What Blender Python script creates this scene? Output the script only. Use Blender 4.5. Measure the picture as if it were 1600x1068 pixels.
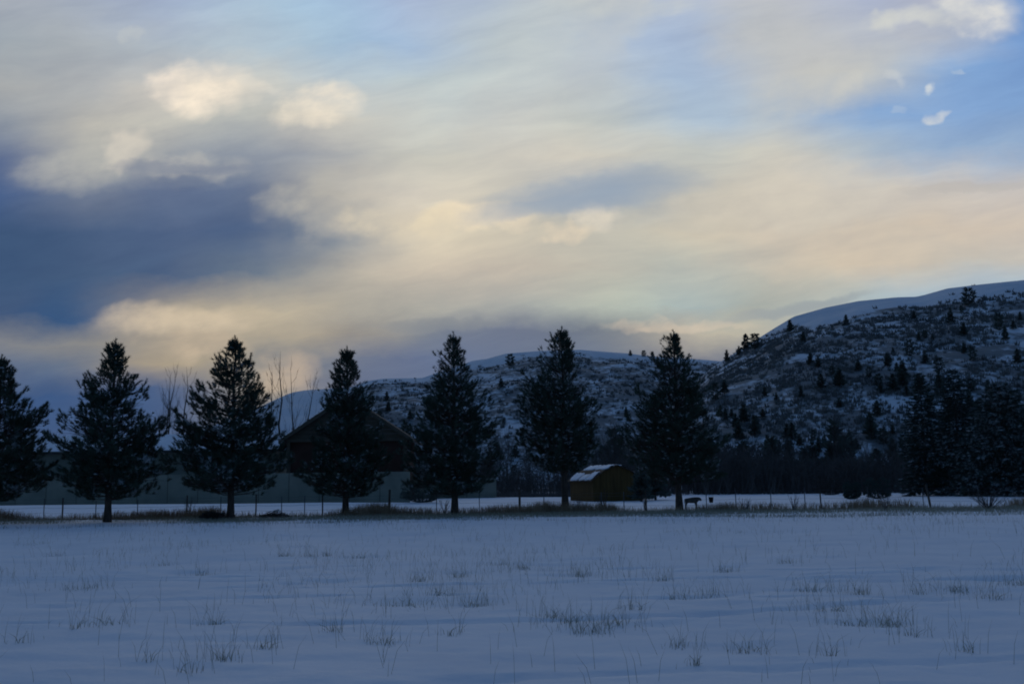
import bpy, bmesh, math, random
import numpy as np
from mathutils import Vector, Matrix
R = math.radians
for o in list(bpy.data.objects): bpy.data.objects.remove(o, do_unlink=True)
SC = bpy.context.scene
COL = SC.collection
random.seed(11)
rng = np.random.default_rng(11)

# ------------------------------------------------------------------ camera
FPX, W, H = 1555.0, 1600.0, 1068.0          # focal length in photo pixels
PITCH, ROLL, EYE = R(8.1), R(0.72), 1.6
cam_d = bpy.data.cameras.new('camera'); cam = bpy.data.objects.new('camera', cam_d); COL.objects.link(cam)
cam_d.sensor_width = 36.0; cam_d.lens = 36.0*FPX/W; cam_d.clip_start = 0.1; cam_d.clip_end = 9000
FWD = Vector((0, math.cos(PITCH), math.sin(PITCH))); UP0 = Vector((0, -math.sin(PITCH), math.cos(PITCH))); RT0 = Vector((1, 0, 0))
CR = RT0*math.cos(ROLL) - UP0*math.sin(ROLL); CU = RT0*math.sin(ROLL) + UP0*math.cos(ROLL)
M = Matrix((CR, CU, -FWD)).transposed().to_4x4(); M.translation = Vector((0, 0, EYE))
cam.matrix_world = M
SC.camera = cam

def ray(px, py):
    return CR*(px - W/2) + CU*(H/2 - py) + FWD*FPX
def at(px, py, Y):
    """point where the sight line through a photo pixel meets the plane y=Y"""
    d = ray(px, py); k = Y/d.y
    return Vector((d.x*k, Y, EYE + d.z*k))
def ground_at(px, py):
    d = ray(px, py); k = -EYE/d.z
    return Vector((d.x*k, d.y*k, 0))

# ------------------------------------------------------------------ colour helpers
def lin1(c): c /= 255.0; return c/12.92 if c <= 0.04045 else ((c + 0.055)/1.055)**2.4
def lin(r, g, b): return (lin1(r), lin1(g), lin1(b), 1.0)

# ------------------------------------------------------------------ world: dusk sky with cloud
wd = bpy.data.worlds.new('World'); SC.world = wd; wd.use_nodes = True
NT = wd.node_tree; NT.nodes.clear()
def N(t, **kw):
    n = NT.nodes.new(t)
    for k, v in kw.items(): setattr(n, k, v)
    return n
def put(sock, v):
    if isinstance(v, bpy.types.NodeSocket): NT.links.new(v, sock)
    else: sock.default_value = v
def math_(op, a, b=0.0, c=0.0):
    n = N('ShaderNodeMath', operation=op); put(n.inputs[0], a); put(n.inputs[1], b)
    if op in ('MULTIPLY_ADD',): put(n.inputs[2], c)
    return n.outputs[0]
def vmath(op, a, b=(0, 0, 0)):
    n = N('ShaderNodeVectorMath', operation=op); put(n.inputs[0], a)
    if op == 'SCALE': put(n.inputs['Scale'], b)
    elif op not in ('LENGTH', 'NORMALIZE'): put(n.inputs[1], b)
    return n.outputs['Value'] if op in ('LENGTH', 'DOT_PRODUCT') else n.outputs[0]
def mrange(v, a, b, c=0.0, d=1.0, kind='SMOOTHSTEP'):
    n = N('ShaderNodeMapRange', interpolation_type=kind, clamp=True)
    put(n.inputs['Value'], v); n.inputs['From Min'].default_value = a; n.inputs['From Max'].default_value = b
    n.inputs['To Min'].default_value = c; n.inputs['To Max'].default_value = d
    return n.outputs['Result']
def mix(f, a, b, blend='MIX'):
    n = N('ShaderNodeMix', data_type='RGBA', blend_type=blend)
    put(n.inputs[0], f); put(n.inputs[6], a); put(n.inputs[7], b)
    return n.outputs[2]
def comb(x, y, z=0.0):
    n = N('ShaderNodeCombineXYZ'); put(n.inputs[0], x); put(n.inputs[1], y); put(n.inputs[2], z); return n.outputs[0]
def noise(vec, scale, detail=4.0, rough=0.55, dim='2D'):
    n = N('ShaderNodeTexNoise', noise_dimensions=dim); put(n.inputs['Vector'], vec)
    n.inputs['Scale'].default_value = scale; n.inputs['Detail'].default_value = detail; n.inputs['Roughness'].default_value = rough
    return n
SUN_AZ, SUN_EL = R(-13), R(6.0)             # the sun stands low behind the cloud, beyond the row of pines
tc = N('ShaderNodeTexCoord'); D = vmath('NORMALIZE', tc.outputs['Generated'])
sx = N('ShaderNodeSeparateXYZ'); put(sx.inputs[0], D)
yc = math_('MAXIMUM', sx.outputs[1], 0.12)
p = math_('DIVIDE', sx.outputs[0], yc); q = math_('DIVIDE', sx.outputs[2], yc)
P0 = comb(p, q)
def pq(px, py):
    d = ray(px, py); return d.x/d.y, d.z/d.y
# wind-drawn warp of the cloud field
PS = comb(p, math_('SUBTRACT', q, math_('MULTIPLY', p, 0.15)))     # the cloud is drawn out along a slight slant
st = vmath('MULTIPLY', PS, (2.0, 5.4, 1.0))
n1 = noise(st, 1.6, 3.0, 0.58)
w1 = vmath('SUBTRACT', n1.outputs['Color'], (0.5, 0.5, 0.5))
n2 = noise(vmath('MULTIPLY', P0, (6.0, 11.0, 1.0)), 2.2, 4.0, 0.6)
w2 = vmath('SUBTRACT', n2.outputs['Color'], (0.5, 0.5, 0.5))
PW = vmath('ADD', vmath('ADD', P0, vmath('MULTIPLY', w1, (0.09, 0.034, 0))), vmath('MULTIPLY', w2, (0.035, 0.024, 0)))
sp = N('ShaderNodeSeparateXYZ'); put(sp.inputs[0], PW)
wp, wq = sp.outputs[0], sp.outputs[1]
XS = [0, 133, 267, 400, 533, 667, 800, 933, 1067, 1200, 1333, 1467, 1600]
ROWS = [
 (-110, [(140,148,162),(142,152,170),(140,156,182),(146,168,194),(142,168,198),(146,164,194),(156,168,186),(164,172,182),(150,166,192),(156,164,182),(146,160,188),(150,160,184),(118,148,192)]),
 (0,   [(165,172,182),(165,175,190),(160,175,200),(170,192,212),(165,192,218),(168,185,212),(180,192,205),(195,200,200),(175,188,210),(185,190,200),(172,182,205),(175,182,200),(130,162,208)]),
 (60,  [(155,165,175),(168,175,182),(175,187,198),(178,195,208),(165,190,212),(165,187,213),(185,195,200),(178,192,208),(168,185,210),(188,192,195),(180,187,200),(180,187,200),(122,158,208)]),
 (120, [(165,168,170),(172,175,178),(205,200,188),(205,203,192),(190,200,205),(185,197,202),(192,200,202),(185,195,203),(165,185,210),(185,190,195),(192,193,190),(143,172,210),(124,160,208)]),
 (180, [(140,148,160),(182,180,172),(192,190,180),(185,187,182),(205,200,185),(195,200,198),(198,200,196),(192,198,196),(172,190,208),(172,188,205),(138,170,210),(134,167,210),(128,163,208)]),
 (240, [(98,113,145),(172,173,170),(150,155,162),(145,153,165),(165,168,172),(200,198,185),(202,198,185),(205,200,185),(195,198,192),(198,197,188),(174,187,199),(152,176,205),(148,173,204)]),
 (300, [(74,97,138),(108,120,143),(98,113,142),(112,123,145),(175,172,165),(208,200,182),(200,195,180),(160,172,185),(190,188,178),(212,203,182),(205,198,184),(200,194,184),(198,192,185)]),
 (360, [(64,88,122),(74,95,128),(78,97,130),(90,107,136),(140,147,156),(212,200,172),(208,198,172),(192,188,172),(205,195,170),(200,190,170),(200,190,170),(205,192,170),(205,192,172)]),
 (420, [(62,86,120),(70,92,124),(82,100,129),(118,128,141),(178,172,158),(200,188,165),(195,185,165),(185,182,168),(185,188,178),(195,190,172),(207,193,165),(195,188,172),(190,185,175)]),
 (480, [(68,90,124),(80,99,130),(165,155,136),(192,178,146),(172,165,148),(170,168,158),(165,168,165),(178,185,175),(165,178,178),(170,175,168),(170,182,185),(165,185,200),(165,188,205)]),
 (520, [(128,131,138),(136,135,134),(160,150,132),(176,164,138),(156,149,136),(124,130,141),(110,119,139),(130,135,141),(178,171,154),(184,180,162),(165,175,180),(160,180,195),(160,182,200)]),
 (560, [(100,114,138),(112,120,135),(168,154,126),(128,131,135),(112,120,138),(100,113,142),(105,117,142),(110,120,140),(115,120,135),(112,121,140),(120,130,145),(130,140,155),(135,145,160)]),
 (610, [(62,87,128),(66,91,132),(88,103,133),(150,145,135),(108,117,140),(100,114,142),(100,114,142),(100,114,142),(102,114,140),(105,115,140),(110,120,145),(115,125,148),(115,125,148)]),
 (700, [(66,88,126)]*3 + [(84,98,126)]*10),
]
PR = 1.36
acc = None; prevq = None
for (py, cols) in reversed(ROWS):
    yq = FPX*math.cos(PITCH) - (H/2 - py)*math.sin(PITCH)
    qq = (FPX*math.sin(PITCH) + (H/2 - py)*math.cos(PITCH))/yq
    r = N('ShaderNodeValToRGB'); r.color_ramp.interpolation = 'CARDINAL'
    el = r.color_ramp.elements
    while len(el) < len(XS): el.new(0.5)
    for e, x, c in zip(el, XS, cols):
        e.position = min(1.0, max(0.0, (x - W/2)/yq/PR + 0.5))
    for e, c in zip(el, cols): e.color = lin(c[0] - .04*max(0, c[0] - c[2]), c[1], c[2] + .22*max(0, c[0] - c[2]))
    put(r.inputs[0], math_('MULTIPLY_ADD', wp, 1.0/PR, 0.5))
    acc = r.outputs[0] if acc is None else mix(mrange(wq, prevq, qq, kind='LINEAR'), acc, r.outputs[0])
    prevq = qq
# soft streaks in the cloud sheet
sn = noise(vmath('MULTIPLY', vmath('ADD', PS, vmath('MULTIPLY', w1, (0.10, 0.05, 0))), (2.6, 13.0, 1.0)), 2.6, 5.0, 0.62)
acc = mix(1.0, acc, mix(sn.outputs['Fac'], (0.80, 0.82, 0.87, 1), (1.20, 1.18, 1.12, 1)), 'MULTIPLY')
def ell(P_, cx, cy, rx, ry, t):
    """squared distance in an ellipse's own units"""
    if abs(t) < 0.06:
        v = vmath('MULTIPLY', vmath('SUBTRACT', P_, (cx, cy, 0)), (1/rx, 1/ry, 0)); return vmath('DOT_PRODUCT', v, v)
    ax = (math.cos(t)/rx, math.sin(t)/rx, 0); ay = (-math.sin(t)/ry, math.cos(t)/ry, 0)
    u = math_('SUBTRACT', vmath('DOT_PRODUCT', P_, ax), cx*ax[0] + cy*ax[1]); w = math_('SUBTRACT', vmath('DOT_PRODUCT', P_, ay), cx*ay[0] + cy*ay[1])
    return math_('MULTIPLY_ADD', u, u, math_('MULTIPLY', w, w))
# distinct sunlit puffs and dark bars: (px, py, radius x, radius y, tilt, colour, edge softness, strength)
pn = noise(P0, 13.0, 3.0, 0.62)
pn2 = noise(vmath('MULTIPLY', PS, (1.0, 1.5, 1.0)), 26.0, 4.0, 0.55)
PF = vmath('ADD', P0, vmath('MULTIPLY', vmath('SUBTRACT', pn.outputs['Color'], (0.5, 0.5, 0.5)), (0.060, 0.036, 0)))
PF = vmath('ADD', PF, vmath('MULTIPLY', vmath('SUBTRACT', pn2.outputs['Color'], (0.5, 0.5, 0.5)), (0.022, 0.014, 0)))
wisp = mrange(math_('ADD', pn2.outputs['Fac'], math_('MULTIPLY', sn.outputs['Fac'], 0.5)), 0.45, 1.0, 0.45, 1.0)
shade = mix(pn2.outputs['Fac'], (0.88, 0.89, 0.92, 1), (1.08, 1.07, 1.04, 1))
PUFF = [
 (318,140,66,40,0,(252,236,206),.4,.9),(262,135,30,24,0,(240,226,205),.5,.6),(410,135,26,8,-.3,(228,221,205),.7,.4),(508,165,54,27,0,(246,232,202),.5,.85),(455,178,30,16,.1,(240,228,200),.6,.6),
 (192,238,34,30,.5,(222,211,190),.4,.85),(300,262,60,14,0,(200,195,182),.7,.5),(140,255,70,22,.2,(188,186,178),.9,.5),
 (213,62,12,8,.4,(198,201,200),.8,.35),(740,336,66,24,.0,(236,219,180),.2,.95),(800,338,32,20,.0,(226,211,178),.2,.85),(690,350,34,18,0,(230,214,174),.5,.7),(615,354,64,22,0,(222,208,174),.6,.7),(640,335,24,14,0,(206,196,176),.6,.5),
 (925,342,34,22,0,(224,213,188),.25,.9),(878,360,44,16,0,(228,211,176),.3,.9),(1540,20,52,32,-.1,(226,223,216),.5,.9),(1500,8,30,12,-.2,(220,219,214),.6,.7),
 (1425,30,52,12,.1,(208,209,206),.7,.75),(1382,36,18,14,.2,(206,207,204),.6,.7),(1460,132,12,7,.5,(220,223,224),.5,.8),(1457,183,18,8,.2,(222,222,220),.5,.85),
 (1330,126,24,11,.3,(214,211,200),.6,.7),(1497,113,7,4,0,(190,202,216),.7,.5),(1401,115,16,6,-.2,(200,206,214),.7,.6),(1400,166,10,4,.1,(180,195,215),.7,.5),
 (1240,70,90,60,-.5,(192,193,196),1.0,.55),(1300,130,90,30,.3,(196,196,192),.9,.5),(930,40,60,30,.3,(192,198,202),.9,.5),(1000,8,60,12,0,(202,204,200),.8,.5),(940,70,24,60,-.3,(186,192,200),.9,.45),
 (285,500,95,20,.02,(216,197,160),.6,.7),(318,545,54,18,0,(206,185,148),.7,.6),(470,300,50,18,.4,(186,182,170),.8,.5),(500,330,30,30,.2,(188,182,168),.9,.5),
 (1065,504,80,7,.05,(222,202,168),.6,.6),(1380,385,150,24,.1,(212,196,168),1.0,.5),(1230,310,110,30,.1,(212,203,182),1.0,.45),
 (440,590,30,22,0,(206,182,144),1.0,.6)]
for k_, (x, y, rx, ry, tilt, c, soft, s) in enumerate(PUFF):
    if k_ % 5 == 0:                          # chains the cloud masks one after another (keeps the shader stack small)
        ch = N('ShaderNodeVectorMath', operation='MULTIPLY_ADD'); put(ch.inputs[0], acc); ch.inputs[1].default_value = (1e-9, 1e-9, 0); put(ch.inputs[2], PF); PF = ch.outputs[0]
    px_, qx_ = pq(x, y)
    d2 = ell(PF, px_, qx_, rx/FPX, ry/FPX, tilt)
    m = mrange(d2, (1.05 + soft*1.15)**2, (0.42 - soft*0.40)**2, 0.0, s)
    c = (c[0], c[1] + 1, c[2] + .22*max(0, c[0] - c[2])); acc = mix(math_('MULTIPLY', m, wisp), acc, mix(1.0, lin(*c), shade, 'MULTIPLY'))
BARS = [(925,300,165,38,.10,(150,164,181),.62),(850,322,120,18,.14,(144,162,183),.4),(1240,482,110,10,.12,(146,155,162),.6),(700,505,120,12,-.03,(128,134,142),.5),
        (300,262,120,14,-.05,(112,124,148),.5),(1520,290,110,9,.06,(180,176,172),.4)]
for (x, y, rx, ry, tilt, c, s) in BARS:
    px_, qx_ = pq(x, y)
    d2 = ell(PW, px_, qx_, rx/FPX, ry/FPX, tilt)
    acc = mix(mrange(d2, 1.4, 0.05, 0.0, s), acc, lin(*c))
# the rest of the sky, away from the afterglow: blue dusk behind slate cloud
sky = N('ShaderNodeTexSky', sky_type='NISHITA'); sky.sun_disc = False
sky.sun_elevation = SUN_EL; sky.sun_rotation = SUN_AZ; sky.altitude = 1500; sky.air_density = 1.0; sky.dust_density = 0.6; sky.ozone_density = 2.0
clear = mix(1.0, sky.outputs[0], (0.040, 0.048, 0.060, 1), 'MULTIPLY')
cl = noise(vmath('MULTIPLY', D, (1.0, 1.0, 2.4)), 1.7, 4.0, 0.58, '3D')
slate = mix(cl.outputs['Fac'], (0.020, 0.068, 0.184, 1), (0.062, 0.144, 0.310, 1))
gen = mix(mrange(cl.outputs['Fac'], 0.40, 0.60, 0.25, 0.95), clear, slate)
GLOW = Vector((0, math.cos(R(13)), math.sin(R(13))))
ca = vmath('DOT_PRODUCT', D, tuple(GLOW))
front = mrange(ca, math.cos(R(58)), math.cos(R(34)))
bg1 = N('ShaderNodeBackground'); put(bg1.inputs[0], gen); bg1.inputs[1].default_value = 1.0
bg2 = N('ShaderNodeBackground'); put(bg2.inputs[0], acc); bg2.inputs[1].default_value = 1.0
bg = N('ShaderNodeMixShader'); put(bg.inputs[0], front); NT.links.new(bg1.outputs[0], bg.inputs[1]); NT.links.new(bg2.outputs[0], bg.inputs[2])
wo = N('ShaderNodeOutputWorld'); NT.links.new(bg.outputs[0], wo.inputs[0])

# ------------------------------------------------------------------ sun (dim, veiled by cloud) and exposure
sd = bpy.data.lights.new('sun', 'SUN'); sd.energy = 0.12; sd.angle = R(14); sd.color = (1.0, 0.86, 0.68)
so = bpy.data.objects.new('sun', sd); COL.objects.link(so)
sdir = Vector((math.sin(SUN_AZ)*math.cos(SUN_EL), math.cos(SUN_AZ)*math.cos(SUN_EL), math.sin(SUN_EL)))
so.rotation_euler = sdir.to_track_quat('Z', 'Y').to_euler(); so.location = (-40, 200, 60)
SC.render.engine = 'CYCLES'
SC.cycles.filter_width = 1.9; SC.cycles.max_bounces = 4; SC.cycles.diffuse_bounces = 2; SC.cycles.glossy_bounces = 1; SC.cycles.transmission_bounces = 0; SC.cycles.caustics_reflective = False
wd.cycles.sampling_method = 'MANUAL'; wd.cycles.sample_map_resolution = 256
SC.view_settings.view_transform = 'Standard'; SC.view_settings.look = 'None'
SC.view_settings.exposure = 0.0; SC.view_settings.gamma = 1.0

# ------------------------------------------------------------------ mesh helpers
def tag(o, label=None, cat=None, group=None, kind=None):
    if label: o['label'] = label
    if cat: o['category'] = cat
    if group: o['group'] = group
    if kind: o['kind'] = kind
    return o
def empty(name, loc, rz=0.0):
    o = bpy.data.objects.new(name, None); COL.objects.link(o); o.location = loc; o.rotation_euler = (0, 0, rz)
    o.empty_display_size = 0.3; return o
def mesh_np(name, V, F, mat, smooth=False):
    """V (n,3), F (m,k) all faces the same size"""
    V = np.asarray(V, dtype=np.float32).reshape(-1, 3); F = np.asarray(F, dtype=np.int32)
    k = F.shape[1]; me = bpy.data.meshes.new(name)
    me.vertices.add(len(V)); me.vertices.foreach_set('co', V.ravel())
    me.loops.add(F.size); me.loops.foreach_set('vertex_index', F.ravel())
    me.polygons.add(len(F)); me.polygons.foreach_set('loop_start', np.arange(0, F.size, k, dtype=np.int32))
    me.polygons.foreach_set('loop_total', np.full(len(F), k, dtype=np.int32))
    me.polygons.foreach_set('use_smooth', np.full(len(F), smooth))
    me.update(calc_edges=True); me.validate()
    me.materials.append(mat); return me
def obj(name, me, parent=None, loc=(0, 0, 0)):
    o = bpy.data.objects.new(name, me); COL.objects.link(o); o.location = loc
    if parent: o.parent = parent
    return o
class MB:
    """collects boxes, prisms and tubes for one mesh"""
    def __init__(s): s.v = []; s.f = []
    def add(s, vs, fs):
        b = len(s.v); s.v += [tuple(v) for v in vs]; s.f += [tuple(i + b for i in f) for f in fs]; return s
    def box(s, x0, x1, y0, y1, z0, z1):
        vs = [(x, y, z) for z in (z0, z1) for (x, y) in ((x0, y0), (x1, y0), (x1, y1), (x0, y1))]
        return s.add(vs, [(3, 2, 1, 0), (4, 5, 6, 7), (0, 1, 5, 4), (1, 2, 6, 5), (2, 3, 7, 6), (3, 0, 4, 7)])
    def prism(s, poly, y0, y1):
        """poly: (x,z) counter-clockwise seen from -y"""
        n = len(poly); vs = [(x, y0, z) for x, z in poly] + [(x, y1, z) for x, z in poly]
        fs = [tuple(range(n)), tuple(range(2*n - 1, n - 1, -1))] + [(i + n, (i + 1) % n + n, (i + 1) % n, i) for i in range(n)]
        return s.add(vs, fs)
    def tube(s, pts, rad, n=6, cap=True):
        pts = [Vector(p_) for p_ in pts]; vs = []; fs = []; k = len(pts)
        for i, p_ in enumerate(pts):
            t = (pts[min(i + 1, k - 1)] - pts[max(i - 1, 0)])
            t = t.normalized() if t.length > 1e-9 else Vector((0, 0, 1))
            a = t.cross(Vector((0.31, 0.95, 0.05))).normalized(); b = t.cross(a)
            r = rad[i] if hasattr(rad, '__len__') else rad
            for j in range(n):
                an = 2*math.pi*j/n; vs.append(p_ + a*(math.cos(an)*r) + b*(math.sin(an)*r))
        for i in range(k - 1):
            for j in range(n):
                fs.append((i*n + j, i*n + (j + 1) % n, (i + 1)*n + (j + 1) % n, (i + 1)*n + j))
        if cap: fs.append(tuple(range(n - 1, -1, -1))); fs.append(tuple((k - 1)*n + j for j in range(n)))
        return s.add(vs, fs)
    def mesh(s, name, mat, smooth=False):
        me = bpy.data.meshes.new(name); me.from_pydata(s.v, [], s.f); me.update(); me.materials.append(mat)
        if smooth: me.polygons.foreach_set('use_smooth', np.full(len(me.polygons), True))
        return me
    def build(s, name, mat, parent=None, smooth=False): return obj(name, s.mesh(name, mat, smooth), parent)

# value noise in numpy
_T = np.random.default_rng(5).random((256, 256))
def vnoise(x, y):
    x = np.asarray(x, float); y = np.asarray(y, float)
    xi = np.floor(x).astype(int); yi = np.floor(y).astype(int); fx = x - xi; fy = y - yi
    fx = fx*fx*(3 - 2*fx); fy = fy*fy*(3 - 2*fy)
    a = _T[xi & 255, yi & 255]; b = _T[(xi + 1) & 255, yi & 255]; c = _T[xi & 255, (yi + 1) & 255]; d = _T[(xi + 1) & 255, (yi + 1) & 255]
    return (a*(1 - fx) + b*fx)*(1 - fy) + (c*(1 - fx) + d*fx)*fy
def fbm(x, y, oct=4, lac=2.03, g=0.5):
    s = 0.0; a = 1.0; t = 0.0
    for i in range(oct):
        s = s + a*vnoise(x + 17.3*i, y + 9.1*i); t += a; a *= g; x = x*lac; y = y*lac
    return s/t

# blades: thin triangles (needles, grass, twigs)
def blades(base, tip, width, side=None):
    base = np.asarray(base, float); tip = np.asarray(tip, float); n = len(base)
    d = tip - base
    r = rng.normal(size=(n, 3)) if side is None else side
    s = np.cross(d, r); s /= (np.linalg.norm(s, axis=1, keepdims=True) + 1e-9)
    w = np.broadcast_to(np.asarray(width, float).reshape(-1, 1), (n, 1))
    V = np.empty((n, 3, 3)); V[:, 0] = base - s*w*0.5; V[:, 1] = base + s*w*0.5; V[:, 2] = tip
    return V.reshape(-1, 3)
def tri_mesh(name, V, mat):
    return mesh_np(name, V, np.arange(len(V)).reshape(-1, 3), mat)

# ------------------------------------------------------------------ materials
def mat(name, c1, c2=None, scale=3.0, rough=0.85, spec=0.2, bump=0.0, bscale=20.0, stretch=(1, 1, 1), lo=0.35, hi=0.65, coord='Object'):
    m = bpy.data.materials.new(name); m.use_nodes = True; nt = m.node_tree; b = nt.nodes['Principled BSDF']
    b.inputs['Roughness'].default_value = rough; b.inputs['Specular IOR Level'].default_value = spec
    b.inputs['Base Color'].default_value = (*c1, 1)
    t = nt.nodes.new('ShaderNodeTexCoord'); mp = nt.nodes.new('ShaderNodeMapping'); nt.links.new(t.outputs[coord], mp.inputs[0])
    mp.inputs['Scale'].default_value = stretch
    if c2:
        n = nt.nodes.new('ShaderNodeTexNoise'); n.inputs['Scale'].default_value = scale; n.inputs['Detail'].default_value = 5
        nt.links.new(mp.outputs[0], n.inputs['Vector'])
        r = nt.nodes.new('ShaderNodeValToRGB'); r.color_ramp.elements[0].position = lo; r.color_ramp.elements[1].position = hi
        r.color_ramp.elements[0].color = (*c1, 1); r.color_ramp.elements[1].color = (*c2, 1)
        nt.links.new(n.outputs['Fac'], r.inputs[0]); nt.links.new(r.outputs[0], b.inputs['Base Color'])
    if bump:
        n2 = nt.nodes.new('ShaderNodeTexNoise'); n2.inputs['Scale'].default_value = bscale; n2.inputs['Detail'].default_value = 6
        nt.links.new(mp.outputs[0], n2.inputs['Vector'])
        bp = nt.nodes.new('ShaderNodeBump'); bp.inputs['Strength'].default_value = bump; bp.inputs['Distance'].default_value = 0.05
        nt.links.new(n2.outputs['Fac'], bp.inputs['Height']); nt.links.new(bp.outputs[0], b.inputs['Normal'])
    return m
MAT = dict(
 snow=mat('snow', (0.79, 0.82, 0.87), (0.86, 0.88, 0.92), 0.6, 0.7, 0.25, 0.35, 5.0),
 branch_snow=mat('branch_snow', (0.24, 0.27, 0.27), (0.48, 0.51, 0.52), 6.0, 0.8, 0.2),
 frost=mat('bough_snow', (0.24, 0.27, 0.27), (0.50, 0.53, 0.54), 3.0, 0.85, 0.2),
 needle=mat('needle', (0.040, 0.066, 0.046), (0.070, 0.100, 0.070), 2.0, 0.7, 0.2),
 spruce=mat('spruce_needle', (0.034, 0.060, 0.052), (0.060, 0.092, 0.078), 2.0, 0.75, 0.2),
 juniper=mat('juniper_foliage', (0.075, 0.098, 0.085), (0.125, 0.145, 0.12), 0.8, 0.8, 0.15),
 bark=mat('bark', (0.06, 0.05, 0.042), (0.11, 0.088, 0.072), 9.0, 0.95, 0.1, 0.8, 18.0, (1, 1, 0.25)),
 twig=mat('bare_twig', (0.060, 0.050, 0.046), (0.10, 0.084, 0.074), 4.0, 0.9, 0.1),
 thicket=mat('thicket_twig', (0.080, 0.074, 0.070), (0.13, 0.115, 0.105), 0.7, 0.95, 0.05),
 scrub=mat('scrub', (0.14, 0.145, 0.145), (0.22, 0.215, 0.20), 0.09, 0.95, 0.05),
 grass=mat('dry_grass', (0.26, 0.235, 0.17), (0.38, 0.335, 0.24), 3.0, 0.9, 0.1),
 rust=mat('rusty_grass', (0.21, 0.145, 0.09), (0.34, 0.245, 0.155), 1.2, 0.9, 0.1),
 post=mat('post_wood', (0.07, 0.058, 0.048), (0.12, 0.10, 0.085), 12.0, 0.9, 0.1, 0.5, 30, (1, 1, .2)),
 steel=mat('post_steel', (0.06, 0.065, 0.075), (0.10, 0.10, 0.105), 15.0, 0.6, 0.4),
 wire=mat('wire', (0.10, 0.10, 0.11), None, 1, 0.5, 0.4),
 beige=mat('beige_panel', (0.20, 0.20, 0.155), (0.27, 0.265, 0.205), 0.5, 0.8, 0.2),
 seam=mat('panel_seam', (0.10, 0.095, 0.07)),
 siding=mat('olive_siding', (0.064, 0.056, 0.042), (0.084, 0.074, 0.055), 0.8, 0.85, 0.15),
 redwall=mat('red_brown_siding', (0.046, 0.024, 0.018), (0.066, 0.034, 0.026), 0.7, 0.85, 0.15),
 trim=mat('tan_trim', (0.072, 0.062, 0.046), (0.095, 0.08, 0.06), 2.0),
 roofing=mat('roofing', (0.05, 0.045, 0.042), (0.08, 0.072, 0.066), 3.0),
 glass=mat('dark_glass', (0.02, 0.024, 0.03), None, 1, 0.08, 0.5),
 grey_wall=mat('grey_green_siding', (0.14, 0.15, 0.12), (0.18, 0.19, 0.15), 0.6),
 ochre=mat('ochre_board', (0.090, 0.054, 0.020), (0.135, 0.080, 0.028), 3.0, 0.85, 0.15, 0.4, 20, (1, 1, .15)),
 dark_wood=mat('dark_wood', (0.05, 0.038, 0.028), (0.08, 0.06, 0.045), 5.0),
 hide=mat('dark_hide', (0.06, 0.058, 0.055), (0.12, 0.11, 0.10), 6.0, 0.9, 0.1),
 black=mat('black_rubber', (0.02, 0.02, 0.022), None, 1, 0.6, 0.3),
)
def hill_material(name, seed, top):
    m = bpy.data.materials.new(name); m.use_nodes = True; nt = m.node_tree; b = nt.nodes['Principled BSDF']
    b.inputs['Roughness'].default_value = 0.85; b.inputs['Specular IOR Level'].default_value = 0.15
    def nn(t): return nt.nodes.new(t)
    t = nn('ShaderNodeTexCoord'); mp = nn('ShaderNodeMapping'); nt.links.new(t.outputs['Object'], mp.inputs[0])
    mp.inputs['Location'].default_value = (seed*31.0, seed*17.0, seed*3.0); mp.inputs['Scale'].default_value = (1.0, 0.6, 2.4)
    def ns(scale, detail, rough):
        n = nn('ShaderNodeTexNoise'); n.inputs['Scale'].default_value = scale; n.inputs['Detail'].default_value = detail; n.inputs['Roughness'].default_value = rough
        nt.links.new(mp.outputs[0], n.inputs['Vector']); return n.outputs['Fac']
    def ma(op, a, b_):
        n = nn('ShaderNodeMath'); n.operation = op
        for i, v in enumerate((a, b_)):
            if isinstance(v, bpy.types.NodeSocket): nt.links.new(v, n.inputs[i])
            else: n.inputs[i].default_value = v
        return n.outputs[0]
    at_ = nn('ShaderNodeAttribute'); at_.attribute_name = 'bare'          # how far the ground lies open (0 deep snow)
    f = ma('ADD', ma('MULTIPLY', ns(0.075, 8, 0.68), 0.75), ma('MULTIPLY', ns(0.34, 5, 0.65), 0.45))
    f = ma('SUBTRACT', ma('ADD', f, ma('MULTIPLY', at_.outputs['Fac'], 0.24)), 0.676)
    r = nn('ShaderNodeValToRGB'); r.color_ramp.elements[0].position = 0.05; r.color_ramp.elements[1].position = 0.15
    nt.links.new(f, r.inputs[0])
    rk = nn('ShaderNodeValToRGB'); rk.color_ramp.elements[0].color = (0.13, 0.14, 0.15, 1); rk.color_ramp.elements[1].color = (0.30, 0.295, 0.285, 1)
    nt.links.new(ns(0.22, 4, 0.6), rk.inputs[0])
    mx = nn('ShaderNodeMix'); mx.data_type = 'RGBA'; nt.links.new(r.outputs[0], mx.inputs[0]); mx.inputs[6].default_value = (0.70, 0.73, 0.77, 1)
    nt.links.new(rk.outputs[0], mx.inputs[7]); nt.links.new(mx.outputs[2], b.inputs['Base Color'])
    return m

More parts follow.
